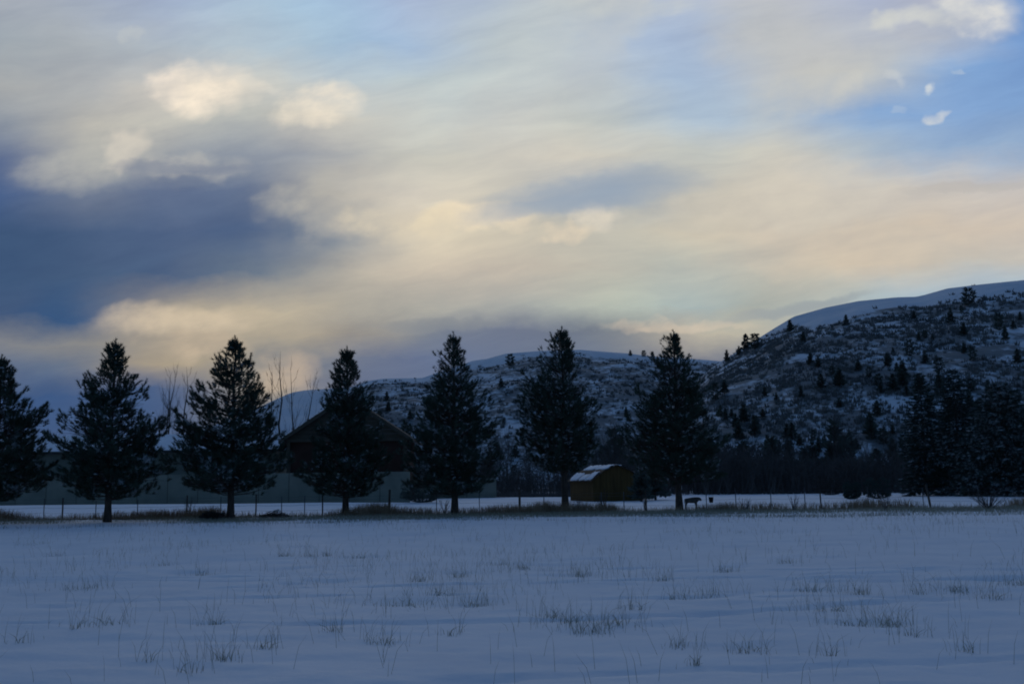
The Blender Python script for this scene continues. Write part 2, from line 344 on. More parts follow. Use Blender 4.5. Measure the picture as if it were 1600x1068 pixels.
# ------------------------------------------------------------------ ground: one sheet of snow to the horizon
CLUMPS = [(640,938,2.0,20),(690,925,1.0,12),(745,938,.8,14),(655,905,.8,10),(130,915,1.6,16),(168,978,1.0,10),(318,893,.8,8),(443,868,.5,9),(483,868,.8,9),(512,867,.4,7),
 (600,1000,.6,9),(347,1032,.5,10),(415,1012,.4,6),(925,978,1.2,20),(890,965,.9,14),(965,970,.8,14),(995,950,.5,7),(910,897,.7,12),(1035,905,.5,8),(1133,893,.6,11),
 (1265,918,1.2,16),(1345,925,.7,12),(1392,968,.8,18),(1330,968,.9,14),(1300,950,1,12),(1497,920,1.0,18),(1592,912,.9,14),(1300,1022,.25,4),(1165,1012,.7,9),(1060,1005,.5,6),
 (290,1052,.6,5),(235,1038,.3,3),(335,975,.4,8),(122,985,.3,4),(1440,925,.8,8),(1060,930,1.0,10),(1105,925,.9,9),(60,850,1.2,9),(90,868,.9,8),(255,880,.7,7),(1545,930,.8,9),
 (720,900,.6,8),(780,880,1.0,8),(820,885,.7,8),(1230,880,.8,7),(560,870,.9,8),(860,960,.6,9),(520,985,.4,5),(700,985,.5,5),(1420,985,.5,6),(1510,1010,.4,5),(30,1005,.4,4),(1085,1040,.3,4)]
CL = [(ground_at(x, y), wdt, n) for (x, y, wdt, n) in CLUMPS]
def gz(x, y):
    x = np.asarray(x, float); y = np.asarray(y, float)
    near = np.clip((64 - y)/18.0, 0.0, 1.0)*np.clip((46 - np.abs(x))/10, 0, 1)
    h = (fbm(x*0.16, y*0.22, 3) - 0.5)*0.16
    rid = 1 - np.abs(2*fbm(x*0.30 + 40, y*1.05 + 0.25*x, 3) - 1)
    h = h + 0.05*np.clip(rid - 0.82, 0, 1)*5.0*0.35
    h = h + (fbm(x*1.3 + 3, y*2.4, 3) - 0.5)*0.06
    tr = 1 - np.abs(2*fbm(x*0.13 + 11, y*0.75 + 7 - 0.05*x, 2) - 1)      # old drift edges and tracks
    h = h - 0.055*np.clip((tr - 0.92)*12, 0, 1)
    for c, wdt, n in CL:
        d2 = ((x - c.x)/(0.35*wdt + 0.12))**2 + ((y - c.y)/(0.22*wdt + 0.1))**2
        h = h - np.where(d2 < 9, 0.0022*n*np.exp(-d2), 0)
    h = h*near
    far = np.clip((y - 56)/12.0, 0, 1)                                   # ploughed bank along the far side of the yard
    bank = np.exp(-((y - 84)/5.0)**2)*np.clip((4 - x)/20.0, 0, 1)*0.30
    return h + bank + far*(fbm(x*0.05, y*0.08, 3) - 0.5)*0.25*np.clip((240 - y)/60, 0, 1)
def axis(parts):
    a = []
    for (s, e, st_) in parts: a += list(np.arange(s, e, st_))
    return np.array(a)
xs_h = np.concatenate([np.arange(0, 9, .14), np.arange(9, 20, .24), np.arange(20, 34, .5), np.arange(34, 70, 1.5), np.geomspace(70, 6500, 26)])
xs = np.concatenate([-xs_h[:0:-1], xs_h])
ys = np.concatenate([np.array([-6000, -1500, -300, -60, -12, 0, 4, 6]), np.arange(7, 20, .11), np.arange(20, 34, .2), np.arange(34, 60, .4), np.arange(60, 130, 1.2), np.geomspace(130, 7500, 40)])
XX, YY = np.meshgrid(xs, ys)
V = np.stack([XX, YY, gz(XX, YY)], -1).reshape(-1, 3)
nx, ny = len(xs), len(ys)
I = np.arange(nx*ny).reshape(ny, nx)
F = np.stack([I[:-1, :-1], I[:-1, 1:], I[1:, 1:], I[1:, :-1]], -1).reshape(-1, 4)
tag(obj('snow_ground', mesh_np('snow_ground', V, F, MAT['snow'], True)), 'open snow covered meadow running out to the hills', 'snow', kind='structure')
def G(x, y): return float(gz(np.array([x]), np.array([y]))[0])

# ------------------------------------------------------------------ hills
def lerp_profile(pts, x):
    return np.interp(x, [a for a, b in pts], [b for a, b in pts])
class Hill:
    def __init__(s, name, label, prof, Y0, Y1, xr, seed, nc, nr, rough, baretop, power):
        s.Y0, s.Y1 = Y0, Y1
        pxs = np.linspace(xr[0], xr[1], nc); tgt = []; ps = []
        for x in pxs:
            y = lerp_profile(prof, x); d = ray(x, y); ps.append(d.x/d.y); tgt.append(d.z/d.y)
        ps = np.array(ps); tgt = np.array(tgt)
        t = np.concatenate([np.linspace(0, 1.0, nr), np.linspace(1.0, 2.0, 24)[1:]])
        T, Pp = np.meshgrid(t, ps, indexing='ij')
        Yv = Y0 + (Y1 - Y0)*T; Xv = Pp*Yv
        sh = np.where(T <= 1, 1 - (1 - np.clip(T, 0, 1))**power, 1 - 0.35*np.clip(T - 1, 0, 1)**1.5)
        hz = tgt[None, :]*Y1
        nzz = (fbm(Xv*0.012 + seed, Yv*0.016, 5) - 0.5)*rough*2
        gul = (1 - np.abs(2*fbm(Xv*0.02 + seed*3, Yv*0.006 + 5, 3) - 1))
        led = (fbm(Xv*0.05 + seed, Yv*0.22 + Xv*0.02, 3) - 0.5)*rough*0.22
        env = np.clip(T*4, 0, 1)*np.clip((1.04 - T)*3.5, 0.06, 1)
        Z = hz*sh + (nzz - (gul - 0.7)*rough*0.7 + led)*env*np.clip(hz/40, 0.1, 1)
        el = np.where(T <= 1.0, (Z - EYE)/Yv, -1).max(axis=0)
        Z = np.where(tgt[None, :] > 0.004, Z*np.clip((tgt/np.maximum(el, 1e-3)), 0.3, 3.0)[None, :], Z)
        Z = Z*1.0 - 1.5*(1 - np.clip(T*12, 0, 1)) 
        s.ps, s.t, s.X, s.Y, s.Z, s.T = ps, t, Xv, Yv, Z, T
        nrr, ncc = Z.shape; I = np.arange(nrr*ncc).reshape(nrr, ncc)
        F = np.stack([I[:-1, :-1], I[:-1, 1:], I[1:, 1:], I[1:, :-1]], -1).reshape(-1, 4)
        me = mesh_np(name, np.stack([Xv, Yv, Z], -1).reshape(-1, 3), F, hill_material('hillside_' + str(seed), seed, baretop), True)
        topn = (fbm(Xv*0.01 + 2, Yv*0.02, 3) - 0.5)*0.16
        ef = ((Z - EYE)/Yv)/np.maximum(tgt, .01)[None, :]; ef = np.where(T > 1, 2, ef)
        dep_ = np.interp(pxs, [a for a, b in baretop], [b for a, b in baretop])                  # depth of the smooth snow rim, in photo pixels
        bt = (1 - dep_/np.maximum(tgt*FPX, 30))[None, :]
        s.bare = np.clip((bt + topn*.28 - ef)/0.045, 0, 1)*np.clip(0.55 + 0.65*fbm(Xv*0.03 + seed*7, Yv*0.05, 3), 0.5, 1)
        a = me.attributes.new('bare', 'FLOAT', 'POINT'); a.data.foreach_set('value', s.bare.astype(np.float32).ravel())
        s.o = tag(obj(name, me), label, 'hill', kind='structure')
    def pick(s, px, py):
        """first point of the slope on the sight line through a photo pixel"""
        d = ray(px, py); p_ = d.x/d.y; q_ = d.z/d.y
        j = int(np.argmin(np.abs(s.ps - p_))); e = (s.Z[:, j] - EYE)/s.Y[:, j]
        k = int(np.argmax(e >= q_))
        return Vector((p_*s.Y[k, j], s.Y[k, j], s.Z[k, j])) if e[k] >= q_ else None
    def sample(s, n, tmin, tmax, jx=(0, 1)):
        """random points on the slope, even over its area as seen: returns xyz and bareness"""
        nr_, nc_ = s.Z.shape; tt = rng.uniform(tmin, tmax, n); uu = rng.uniform(jx[0], jx[1], n)*(nc_ - 2)
        r = np.interp(tt, s.t, np.arange(nr_)); r0 = np.clip(r.astype(int), 0, nr_ - 2); c0 = uu.astype(int); fr = (r - r0); fc = uu - c0
        def bl(A): return (A[r0, c0]*(1 - fc) + A[r0, c0 + 1]*fc)*(1 - fr) + (A[r0 + 1, c0]*(1 - fc) + A[r0 + 1, c0 + 1]*fc)*fr
        return np.stack([bl(s.X), bl(s.Y), bl(s.Z)], -1), bl(s.bare), tt
PA = [(840,768),(900,745),(960,712),(1000,682),(1050,632),(1080,602),(1112,574),(1130,562),(1150,550),(1180,531),(1210,512),(1240,494),(1290,480),(1340,470),(1400,464),(1432,463),(1445,460),(1480,450),(1530,444),(1600,437),(1800,424),(2100,430),(2400,470)]
PB = [(300,752),(380,716),(440,682),(500,640),(540,608),(572,595),(600,591),(660,590),(700,576),(739,563),(761,560),(790,552),(840,548),(907,546),(945,549),(984,552),(1015,556),(1060,559),(1105,562),(1150,566),(1250,590),(1400,640)]
PC = [(-400,770),(-100,752),(0,735),(100,712),(200,700),(300,676),(380,648),(430,624),(455,613),(478,609),(500,608),(540,604),(600,606),(700,630),(900,690)]
hillA = Hill('hill', 'steep near hill with rocky scrub slope and smooth snow crown', PA, 165, 430, (840, 2400), 1, 300, 150, 5.0, [(1150,-6),(1215,0),(1245,8),(1270,22),(1300,18),(1340,11),(1400,5),(1440,8),(1480,13),(1520,15),(1600,12),(1800,14)], 1.75)
hillB = Hill('hill', 'middle hill with a long snowy rim and dark scrub patches', PB, 380, 760, (300, 1400), 2, 240, 120, 7.0, [(500,1),(700,2),(745,9),(800,7),(850,2),(920,4),(960,7),(1010,4),(1100,0)], 1.7)
hillC = Hill('hill', 'farthest smooth pale hill behind the bare poplars', PC, 640, 1150, (-400, 900), 3, 160, 70, 6.0, [(-400,400),(900,400)], 1.6)

# scrub on the slopes (past counting)
def scrub(hill, n, tmax, size, jx=(0, 1)):
    P_, b, t = hill.sample(n, 0.0, tmax, jx)
    dens = fbm(P_[:, 0]*0.055 + 31, P_[:, 1]*0.13 + 8, 4)
    keep = (dens + 0.35*(b - 0.5) + rng.uniform(-.14, .14, n)) > 0.55
    keep &= rng.random(n) < (0.03 + b)
    P_ = P_[keep]; m = len(P_); k = 11
    s_ = rng.uniform(0.45, 1.0, m)**1.5*size
    B = np.repeat(P_, k, 0); sz = np.repeat(s_, k)
    off = rng.normal(size=(m*k, 3))*np.array([0.42, 0.42, 0.1])*sz[:, None]
    base = B + off*0.7 + np.array([0, 0, -0.15]); tip = B + off*1.2 + np.stack([np.zeros(m*k), np.zeros(m*k), sz*rng.uniform(0.5, 1.1, m*k)], -1)
    return blades(base, tip, sz*0.40)
V = np.concatenate([scrub(hillA, 24000, 1.0, 1.2, (0, .62)), scrub(hillB, 11000, 1.0, 2.0)])
tag(obj('hillside_scrub', tri_mesh('hillside_scrub', V, MAT['scrub'])), 'low dark scrub dotting the snowy hillsides', 'scrub', kind='stuff')

# ------------------------------------------------------------------ small conifers on the slopes
def small_conifer(seed, kind):
    """unit height crown of ragged sprays + trunk; kind 0 pointed, 1 rounded juniper"""
    r = np.random.default_rng(seed); n = 620
    u = r.random(n)
    z = 0.10 + 0.90*(1 - np.sqrt(1 - u*0.985)) if kind == 0 else 0.06 + 0.90*u
    lob = 1 + 0.35*np.sin(r.uniform(0, 6.28) + z*23) + 0.25*np.sin(z*41 + 1.3)
    rad = (0.235*(1.03 - z)**0.85 if kind == 0 else 0.27*np.sqrt(np.clip(1 - ((z - 0.42)/0.60)**2, 0.01, 1)))*np.clip(lob, .55, 1.3)
    a = r.uniform(0, 2*math.pi, n); rr = rad*np.sqrt(r.uniform(0.15, 1.0, n))
    c = np.stack([np.cos(a)*rr, np.sin(a)*rr, z], -1)
    out = np.stack([np.cos(a), np.sin(a), r.uniform(-.25, .9, n)], -1)
    L = r.uniform(0.05, 0.11, n)[:, None]
    s_ = np.cross(out, r.normal(size=(n, 3))); s_ /= np.linalg.norm(s_, axis=1, keepdims=True)
    Vv = np.empty((n, 3, 3)); Vv[:, 0] = c - s_*0.032 - out*L*.4; Vv[:, 1] = c + s_*0.032 - out*L*.4; Vv[:, 2] = c + out*L*.7
    crown = tri_mesh('crown', Vv.reshape(-1, 3), MAT['juniper'])
    tr = MB().tube([(0, 0, -0.12), (0, 0, 0.3), (0.01, 0, 0.75)], [0.028, 0.02, 0.006], 5).mesh('trunk', MAT['bark'])
    return crown, tr
CON = [small_conifer(20 + i, 0 if i < 4 else 1) for i in range(7)]
def conifer(name, loc, h, wid, var, label, group=None):
    e = empty(name, (loc[0], loc[1], loc[2] - 0.02*h), random.uniform(0, 6.28)); tag(e, label, 'tree', group)
    c, t = CON[var]
    for nm, me in (('crown', c), ('trunk', t)):
        o = obj(nm, me, e); o.scale = (h*wid, h*wid, h)
    return e
# those that stand out, read from the photograph: px, base py, height in px, width factor, variant, label
KEY = [(1166,548,32,1.1,0,hillA,'tallest conifer of the pair breaking the steep near hill skyline'),(1180,546,26,1.3,5,hillA,'squat conifer close beside the tallest skyline conifer on the near hill'),
 (1136,566,22,1.0,1,hillA,'small pointed conifer alone low on the near hill skyline'),(1155,556,18,1.1,2,hillA,'small conifer under the skyline pair on the near hill'),
 (1515,478,30,1.35,4,hillA,'broad dark conifer standing alone on the snow crown of the near hill'),
 (1235,520,24,1.2,3,hillA,'dark conifer at the lower rim of the smooth snow crown'),
 (797,572,20,1.3,4,hillB,'round dark juniper on the middle hill rim beside a bare snow patch'),
 (985,556,11,1.3,1,hillB,'tiny pointed juniper on the skyline of the middle hill'),(1006,557,10,1.4,6,hillB,'low wide juniper on the skyline of the middle hill'),
 (1020,560,13,1.2,3,hillB,'pointed juniper where the middle hill skyline meets a pine')]
for (x, y, hp, wf, var, hl, lab) in KEY:
    P_ = hl.pick(x, y)
    if P_ is None: P_ = hl.pick(x, y + 5) or hl.pick(x, y + 12)
    if P_ is not None: conifer('hill_conifer', P_, hp*P_.y/FPX, wf, var, lab)
done = []
def scatter(hl, n, x0, x1, yf, hr, label, group, want):
    k = 0; tries = 0
    while k < n and tries < 4000:
        tries += 1
        x = random.uniform(x0, x1); top = lerp_profile({id(hillA): PA, id(hillB): PB}[id(hl)], x)
        y = top + 26 + (760 - top - 26)*random.random()**yf
        if vnoise(np.array([x*0.018]), np.array([y*0.03 + 3]))[0] < want: continue
        P_ = hl.pick(x, y)
        if P_ is None or any((a - x)**2 + ((b - y)*1.4)**2 < 70 for a, b in done): continue
        done.append((x, y)); h = random.uniform(*hr)
        zone = 'high up under the rim' if y < top + 60 else ('midway up the slope' if y < top + 130 else 'low near the thicket')
        vr = random.choice([0, 1, 2, 3, 0, 1, 4, 5])
        lb = ('tall ' if h > sum(hr)/2 else 'small ') + ('pointed' if vr < 4 else 'rounded') + ' dark conifer ' + zone + ' of the ' + label
        conifer('hill_conifer', P_, h, random.uniform(.85, 1.35), vr, lb, group); k += 1
scatter(hillA, 135, 1095, 1610, 0.72, (1.9, 5.0), 'steep near hill', 'conifers on the steep near hill', 0.36)
scatter(hillB, 70, 580, 1110, 0.75, (3.2, 7.0), 'middle hill', 'conifers on the middle hill', 0.34)

# ------------------------------------------------------------------ brush at the foot of the hills
def twig_mass(n, x0, x1, Ya, Yb, hmin, hmax, bottom=0.0, topnoise=0.02):
    u = rng.random(n); Y_ = rng.uniform(Ya, Yb, n); X_ = (x0 + (x1 - x0)*u)*Y_
    hh = (hmin + (hmax - hmin)*fbm(X_*topnoise*3 + 3, Y_*0.02, 3)*1.0)*rng.uniform(0.6, 1.05, n)
    z = gz(X_, Y_) - 0.05
    base = np.stack([X_, Y_, z], -1); lean = rng.normal(size=(n, 2))*0.16
    tip = base + np.stack([lean[:, 0]*hh, lean[:, 1]*hh, hh], -1)
    out = [blades(base, tip, 0.11)]
    for k in range(7):
        f = rng.uniform(0.1, 0.9, n)[:, None]; b = base*(1 - f) + tip*f; l = hh*rng.uniform(0.12, 0.42, n)
        d = np.stack([rng.normal(size=n)*0.55, rng.normal(size=n)*0.55, rng.uniform(0.35, 1.1, n)], -1)
        out.append(blades(b, b + d*l[:, None], 0.075))
    return np.concatenate(out)
def pslope(px, py=770): d = ray(px, py); return d.x/d.y
V = np.concatenate([twig_mass(2600, pslope(1085), pslope(1420), 118, 150, 2.0, 8.4), twig_mass(1500, pslope(690), pslope(1090), 122, 150, 2.2, 9.0),
                    twig_mass(700, pslope(1400), pslope(1660), 112, 140, 1.5, 6.0)])
tag(obj('thicket', tri_mesh('thicket', V, MAT['thicket'])), 'dark leafless thicket massed along the foot of the hills', 'thicket', kind='stuff')

# ------------------------------------------------------------------ leafless trees
def bare_tree(name, X_, Y_, h, spread, label, group=None, seed=0, stems=1, m='twig', levels=3):
    r = random.Random(seed); z0 = G(X_, Y_)
    e = empty(name, (X_, Y_, z0)); tag(e, label, 'tree', group)
    mb = MB(); tops = []
    trunkmb = MB()
    for s_ in range(stems):
        a = r.uniform(0, 6.28); ln = r.uniform(.02, .10)*(stems > 1)*3
        pts = [(0, 0, -0.15)]; rad = [0.011*h]
        for k in range(1, 7):
            f = k/6; pts.append((math.cos(a)*ln*h*f*0.5 + r.uniform(-.012, .012)*h, math.sin(a)*ln*h*f*.5 + r.uniform(-.012, .012)*h, h*f*(1 if s_ == 0 else r.uniform(.75, .95))))
            rad.append(0.011*h*(1 - f)**0.8/max(1, stems**.4) + 0.005)
        trunkmb.tube(pts, rad, 5)
        for k in range(int(16*levels/3)):
            f = r.uniform(.22, .97); i = min(5, int(f*6)); b = Vector(pts[i]).lerp(Vector(pts[i + 1]), f*6 - i)
            a2 = r.uniform(0, 6.28); L = h*spread*(1.05 - f)*r.uniform(.7, 1.2) + 0.06*h
            d = Vector((math.cos(a2)*.55, math.sin(a2)*.55, 1.0)).normalized()
            p1 = b + d*L*.5 + Vector((math.cos(a2), math.sin(a2), 0))*L*.12; p2 = b + d*L + Vector((0, 0, L*.18))
            mb.tube([b, p1, p2], [0.018, 0.013, 0.005], 3, False)
            for q_ in range(4):
                f2 = r.uniform(.25, .95); b2 = b.lerp(p1, f2*2) if f2 < .5 else p1.lerp(p2, f2*2 - 1)
                a3 = a2 + r.uniform(-1.4, 1.4); L2 = L*r.uniform(.25, .5)
                d2 = Vector((math.cos(a3)*.5, math.sin(a3)*.5, 1)).normalized()
                mb.tube([b2, b2 + d2*L2*.5, b2 + d2*L2 + Vector((0, 0, L2*.15))], [0.010, 0.008, 0.004], 3, False)
    trunkmb.build('trunk', MAT[m], e, True); mb.build('branches', MAT[m], e)
    return e
BARE = [(440,548,108,.24,1,'tallest bare poplar rising between the beige wall and the gabled house'),(424,580,110,.2,1,'thin bare poplar just beside the tallest poplar'),
        (462,572,108,.24,2,'bare poplar nearest the gabled house roof'),
        (252,574,118,.24,2,'bare tree with twin stems behind the beige wall'),(292,572,118,.22,1,'straight bare tree half hidden by the brush pile pine'),(268,585,118,.2,1,'slim bare tree between twin-stemmed and straight bare trees behind beige wall')]
for i, (x, y, Y_, sp_, st_, lab) in enumerate(BARE):
    P_ = at(x, y, Y_); bare_tree('bare_tree', P_.x, Y_, P_.z, sp_, lab, None, 40 + i, st_)
THK = [(1150,690),(1185,684),(1222,668),(1262,676),(1300,640),(1322,655),(1352,672),(1392,660),(1415,690),(790,668),(828,676),(770,690),(946,664),(975,650),(1005,660),(1130,676)]
for i, (x, y) in enumerate(THK):
    Y_ = random.uniform(128, 152); P_ = at(x, y, Y_)
    bare_tree('bare_tree', P_.x, Y_, P_.z, .34, 'dark bare tree standing up out of the thicket below the hills', 'bare trees in the thicket', 70 + i, 3, 'thicket', 4)
# evergreens in the thicket
for i, (x, y, wf, var) in enumerate([(1205,668,1.0,0),(1302,642,1.0,1),(1318,668,1.2,2),(1160,676,1.1,3),(1255,690,1.2,1),(958,655,1.1,2),(1110,668,1.0,0),(762,700,1.2,3),(1368,690,1.2,0)]):
    Y_ = random.uniform(150, 162); P_ = at(x, y, Y_)
    conifer('conifer', (P_.x, Y_, G(P_.x, Y_)), P_.z - 0.0, wf, var, 'dark pointed evergreen standing up behind the leafless thicket', 'evergreens behind the thicket')

# ------------------------------------------------------------------ pines along the fence
def tuft_blades(c, d, L, n, w, spread):
    """needle tufts: c centres, d directions"""
    m = len(c); C = np.repeat(c, n, 0); Dd = np.repeat(d, n, 0); LL = np.repeat(L, n)
    v = Dd + rng.normal(size=(m*n, 3))*spread; v /= np.linalg.norm(v, axis=1, keepdims=True)
    return blades(C - Dd*LL[:, None]*.15, C + v*(LL*rng.uniform(.75, 1.15, m*n))[:, None], w)
def blob(c, a, b, h, r):
    """little cap of snow lying along direction a"""
    a = Vector(a); s_ = a.cross(Vector((0, 0, 1))); s_ = s_.normalized()*b if s_.length > 1e-4 else Vector((b, 0, 0)); up = Vector((0, 0, h))
    c = Vector(c); v = []
    for k in range(6):
        an = k*math.pi/3; j = r.uniform(.7, 1.2); v.append(c + a*math.cos(an)*j + s_*math.sin(an)*j - up*.25)
    v += [c + up + a*r.uniform(-.3, .3), c - up*.5]
    return v, [(k, (k + 1) % 6, 6) for k in range(6)] + [((k + 1) % 6, k, 7) for k in range(6)]
def pine(label, tx, by, ty, prof, cbot, seed, dens=1.0):
    r = random.Random(seed)
    g = ground_at(tx, by); Y_ = g.y; mpp = Y_/FPX*1.0
    X_ = g.x; z0 = G(X_, Y_)
    e = empty('pine_tree', (X_, Y_, z0)); tag(e, label, 'tree', 'pines in a row along the fence')
    Ht = (by - ty)*mpp
    zs = [(by - y)*mpp for y, a, b in prof][::-1]; Ls = [max(.1, (tx - a)*mpp) for y, a, b in prof][::-1]; Rs = [max(.1, (b - tx)*mpp) for y, a, b in prof][::-1]
    def rad(z, az):
        l = float(np.interp(z, zs, Ls)); q_ = float(np.interp(z, zs, Rs)); c = math.cos(az)
        return (l + q_)/2 + (q_ - l)/2*c
    zb = (by - cbot)*mpp
    tr = MB(); pts = []; rd = []
    for k in range(10):
        f = k/9; pts.append((r.uniform(-.03, .03)*(0 < k), r.uniform(-.03, .03)*(0 < k), -0.25 + (Ht*.97 + .25)*f)); rd.append(0.165*(Ht/9.2)*(1 - f)**.9 + .018 + (.06 if k == 0 else 0))
    tr.tube(pts, rd, 9); tr.build('trunk', MAT['bark'], e, True)
    limbs = MB(); cs = []; ds = []; ls = []; snow = MB()
    nb = int(300*dens); az = r.uniform(0, 6.28)
    for i in range(nb):
        f = (i + r.random())/nb; z = zb + (Ht - .40 - zb)*(f**1.02)
        az += 2.39996 + r.uniform(-.35, .35)
        rel = (z - zb)/(Ht - zb)
        lobe = .86 + .16*math.sin(z*4.1 + seed) + .12*math.sin(az*2.0 + z*2.3 + seed*1.7)
        L = rad(z, az)*(1.10 - .12*rel)*r.uniform(.60, 1.0)*min(1.0, lobe) - .12 - .14*rel
        if r.random() < .16: L = rad(z, az)*(1.08 - .10*rel) - .16*rel
        if rel < .12: L *= r.choice((.5, .8, 1.0, 1.0))
        L = max(L, .09)
        rise = (.02 + .85*rel)*L + r.uniform(-.10, .14)*L
        zs0 = max(zb*.9, z - rise - .03)
        zs0 = min(zs0, Ht - .1)
        o_ = Vector((math.cos(az), math.sin(az), 0)); sd_ = Vector((-math.sin(az), math.cos(az), 0))
        b0 = Vector((0, 0, zs0)); b1 = o_*L*.55 + Vector((0, 0, zs0 + (z - zs0)*.30 - .04*L)); b2 = o_*L + Vector((0, 0, z + .03*L))
        def curve(t): return b0*(1 - t)**2 + b1*2*t*(1 - t) + b2*t*t
        limbs.tube([curve(t) for t in (0, .35, .7, 1)], [.010 + .012*L, .008 + .008*L, .010, .006], 4, False)
        def foxtail(c, d, n, st):
            d = d.normalized()
            for k in range(n):
                cs.append(tuple(c + d*st*k)); ds.append(tuple(d + Vector((0, 0, .12*k)))); ls.append(r.uniform(.17, .26)*(1 - .25*rel))
        tipd = (o_*(.9 - .5*rel) + Vector((0, 0, .35 + .9*rel + r.uniform(0, .4)))).normalized()
        foxtail(curve(.95), tipd, r.choice((2, 3, 3)) if rel > .75 else r.choice((3, 3, 4)), .10)
        nt_ = max(3, int(L*4.6))
        for k in range(nt_):
            t = r.uniform(.26, .95); c = curve(t); sg = 1 if (k % 2) else -1
            l2 = L*(1.02 - t)*r.uniform(.35, .75) + r.uniform(.12, .28)
            d2 = (o_*r.uniform(.35, .9) + sd_*sg*r.uniform(.35, 1.0) + Vector((0, 0, r.uniform(-.05, .55)))).normalized()
            e2 = c + d2*l2
            limbs.tube([c, e2], [.012, .006], 3, False)
            up = (d2*.8 + Vector((0, 0, r.uniform(.25, 1.0)))).normalized()
            foxtail(e2 - d2*.05, up, r.choice((2, 2, 3)), .095)
            if l2 > .38: foxtail(c + d2*l2*.5, up + sd_*r.uniform(-.6, .6), r.choice((1, 2)), .09)
            if r.random() < .13*(1.15 - rel):
                v, f_ = blob(e2 + Vector((0, 0, .15)) - d2*.05, d2*r.uniform(.08, .2), r.uniform(.05, .12), r.uniform(.025, .05), r); snow.add(v, f_)
        if r.random() < .32*(1.2 - rel):
            t = r.uniform(.4, .85); c = curve(t); d2 = curve(t + .08) - curve(t - .08)
            v, f_ = blob(c + Vector((0, 0, .13)), d2.normalized()*r.uniform(.10, .24), r.uniform(.04, .09), r.uniform(.03, .06), r); snow.add(v, f_)
    # leader
    for k in range(9):
        z = Ht - .05 - k*.10; a = r.uniform(0, 6.28)
        cs.append((math.cos(a)*.02, math.sin(a)*.02, z)); ds.append((math.cos(a)*.3, math.sin(a)*.3, .9)); ls.append(r.uniform(.13, .17))
    limbs.build('limbs', MAT['bark'], e)
    cs = np.array(cs); ds = np.array(ds); ds /= np.linalg.norm(ds, axis=1, keepdims=True)
    ls = np.array(ls); nz_ = vnoise(cs[:, 0]*1.5 + seed*3.1 + .7*cs[:, 1], cs[:, 2]*1.9 + .6*cs[:, 1]); far_ = np.hypot(cs[:, 0], cs[:, 1]) > .35
    keep = ~((nz_ < .27) & far_); cs, ds, ls = cs[keep], ds[keep], ls[keep]                    # open gaps between the boughs
    fz = vnoise(cs[:, 0]*2.2 + seed*7.7, cs[:, 2]*3.4 + cs[:, 1]*1.3); fr = rng.random(len(cs)) < np.clip((fz - .58)*1.5, 0, .5)*(1.25 - cs[:, 2]/Ht)
    obj('crown', tri_mesh('crown', tuft_blades(cs[~fr], ds[~fr], ls[~fr], 18, .023, .52), MAT['needle']), e)
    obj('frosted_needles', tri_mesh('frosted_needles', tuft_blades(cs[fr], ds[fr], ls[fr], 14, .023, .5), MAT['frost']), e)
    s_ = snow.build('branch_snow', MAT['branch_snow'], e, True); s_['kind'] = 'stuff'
    return e, len(cs)
PINES = [
 ('dark pine at the beige building end of the row, its neighbour on one side only', -6,818,556,[(556,-10,2),(580,-30,12),(600,-40,26),(622,-50,36),(640,-80,76),(660,-75,64),(690,-85,72),(720,-90,78),(750,-85,72),(778,-70,58),(786,-40,30)],784),
 ('pine second from the beige building end of the fence row', 168,815,530,[(530,165,172),(548,153,183),(567,146,190),(581,128,196),(597,111,219),(620,107,219),(636,101,240),(665,85,254),(690,74,258),(720,70,260),(740,76,258),(765,100,258),(780,110,205)],780),
 ('broad bushy pine with the brush pile lying beside its trunk', 360,811,525,[(525,357,364),(540,345,366),(551,335,386),(568,322,393),(583,305,408),(605,302,418),(625,275,427),(650,272,431),(675,262,440),(700,262,441),(725,252,445),(745,257,440),(757,268,428),(772,318,398)],770),
 ('shortest narrow pine standing in front of the brown gabled house', 540,806,543,[(543,537,543),(556,530,548),(573,518,561),(595,510,571),(611,497,580),(627,497,583),(650,498,590),(680,494,598),(705,482,606),(730,472,610),(755,464,610),(772,486,590),(778,510,570)],776),
 ('pine with crowded twin tips between the gabled house and the thicket', 710,804,519,[(519,706,713),(531,698,718),(552,680,728),(566,661,737),(580,674,745),(598,663,757),(614,649,761),(640,649,776),(655,633,783),(690,628,785),(720,628,785),(740,628,785),(765,642,774),(776,670,750)],774),
 ('pine with the longest bare lower trunk beside the small ochre barn', 883,800,511,[(511,869,876),(524,863,890),(539,843,899),(553,849,906),(573,828,908),(592,811,918),(610,809,938),(640,806,941),(660,803,940),(676,805,938),(705,815,932),(722,828,922),(742,848,905)],740),
 ('pine with a separate side spire standing next to the small dark calf', 1062,797,516,[(516,1050,1056),(528,1043,1063),(541,1018,1068),(556,1019,1083),(573,1011,1100),(592,998,1108),(615,990,1112),(640,985,1124),(672,976,1136),(700,975,1139),(725,985,1140),(745,1000,1130),(762,1025,1100)],758),
]
pine_pos = []
for i, (lab, tx, by, ty, prof, cb) in enumerate(PINES):
    if i == 0: tx -= 6; prof = [(y_, a_ - 6, b_ - 6) for y_, a_, b_ in prof]
    e, n = pine(lab, tx, by, ty, prof, cb, 300 + i); pine_pos.append(e.location.copy())

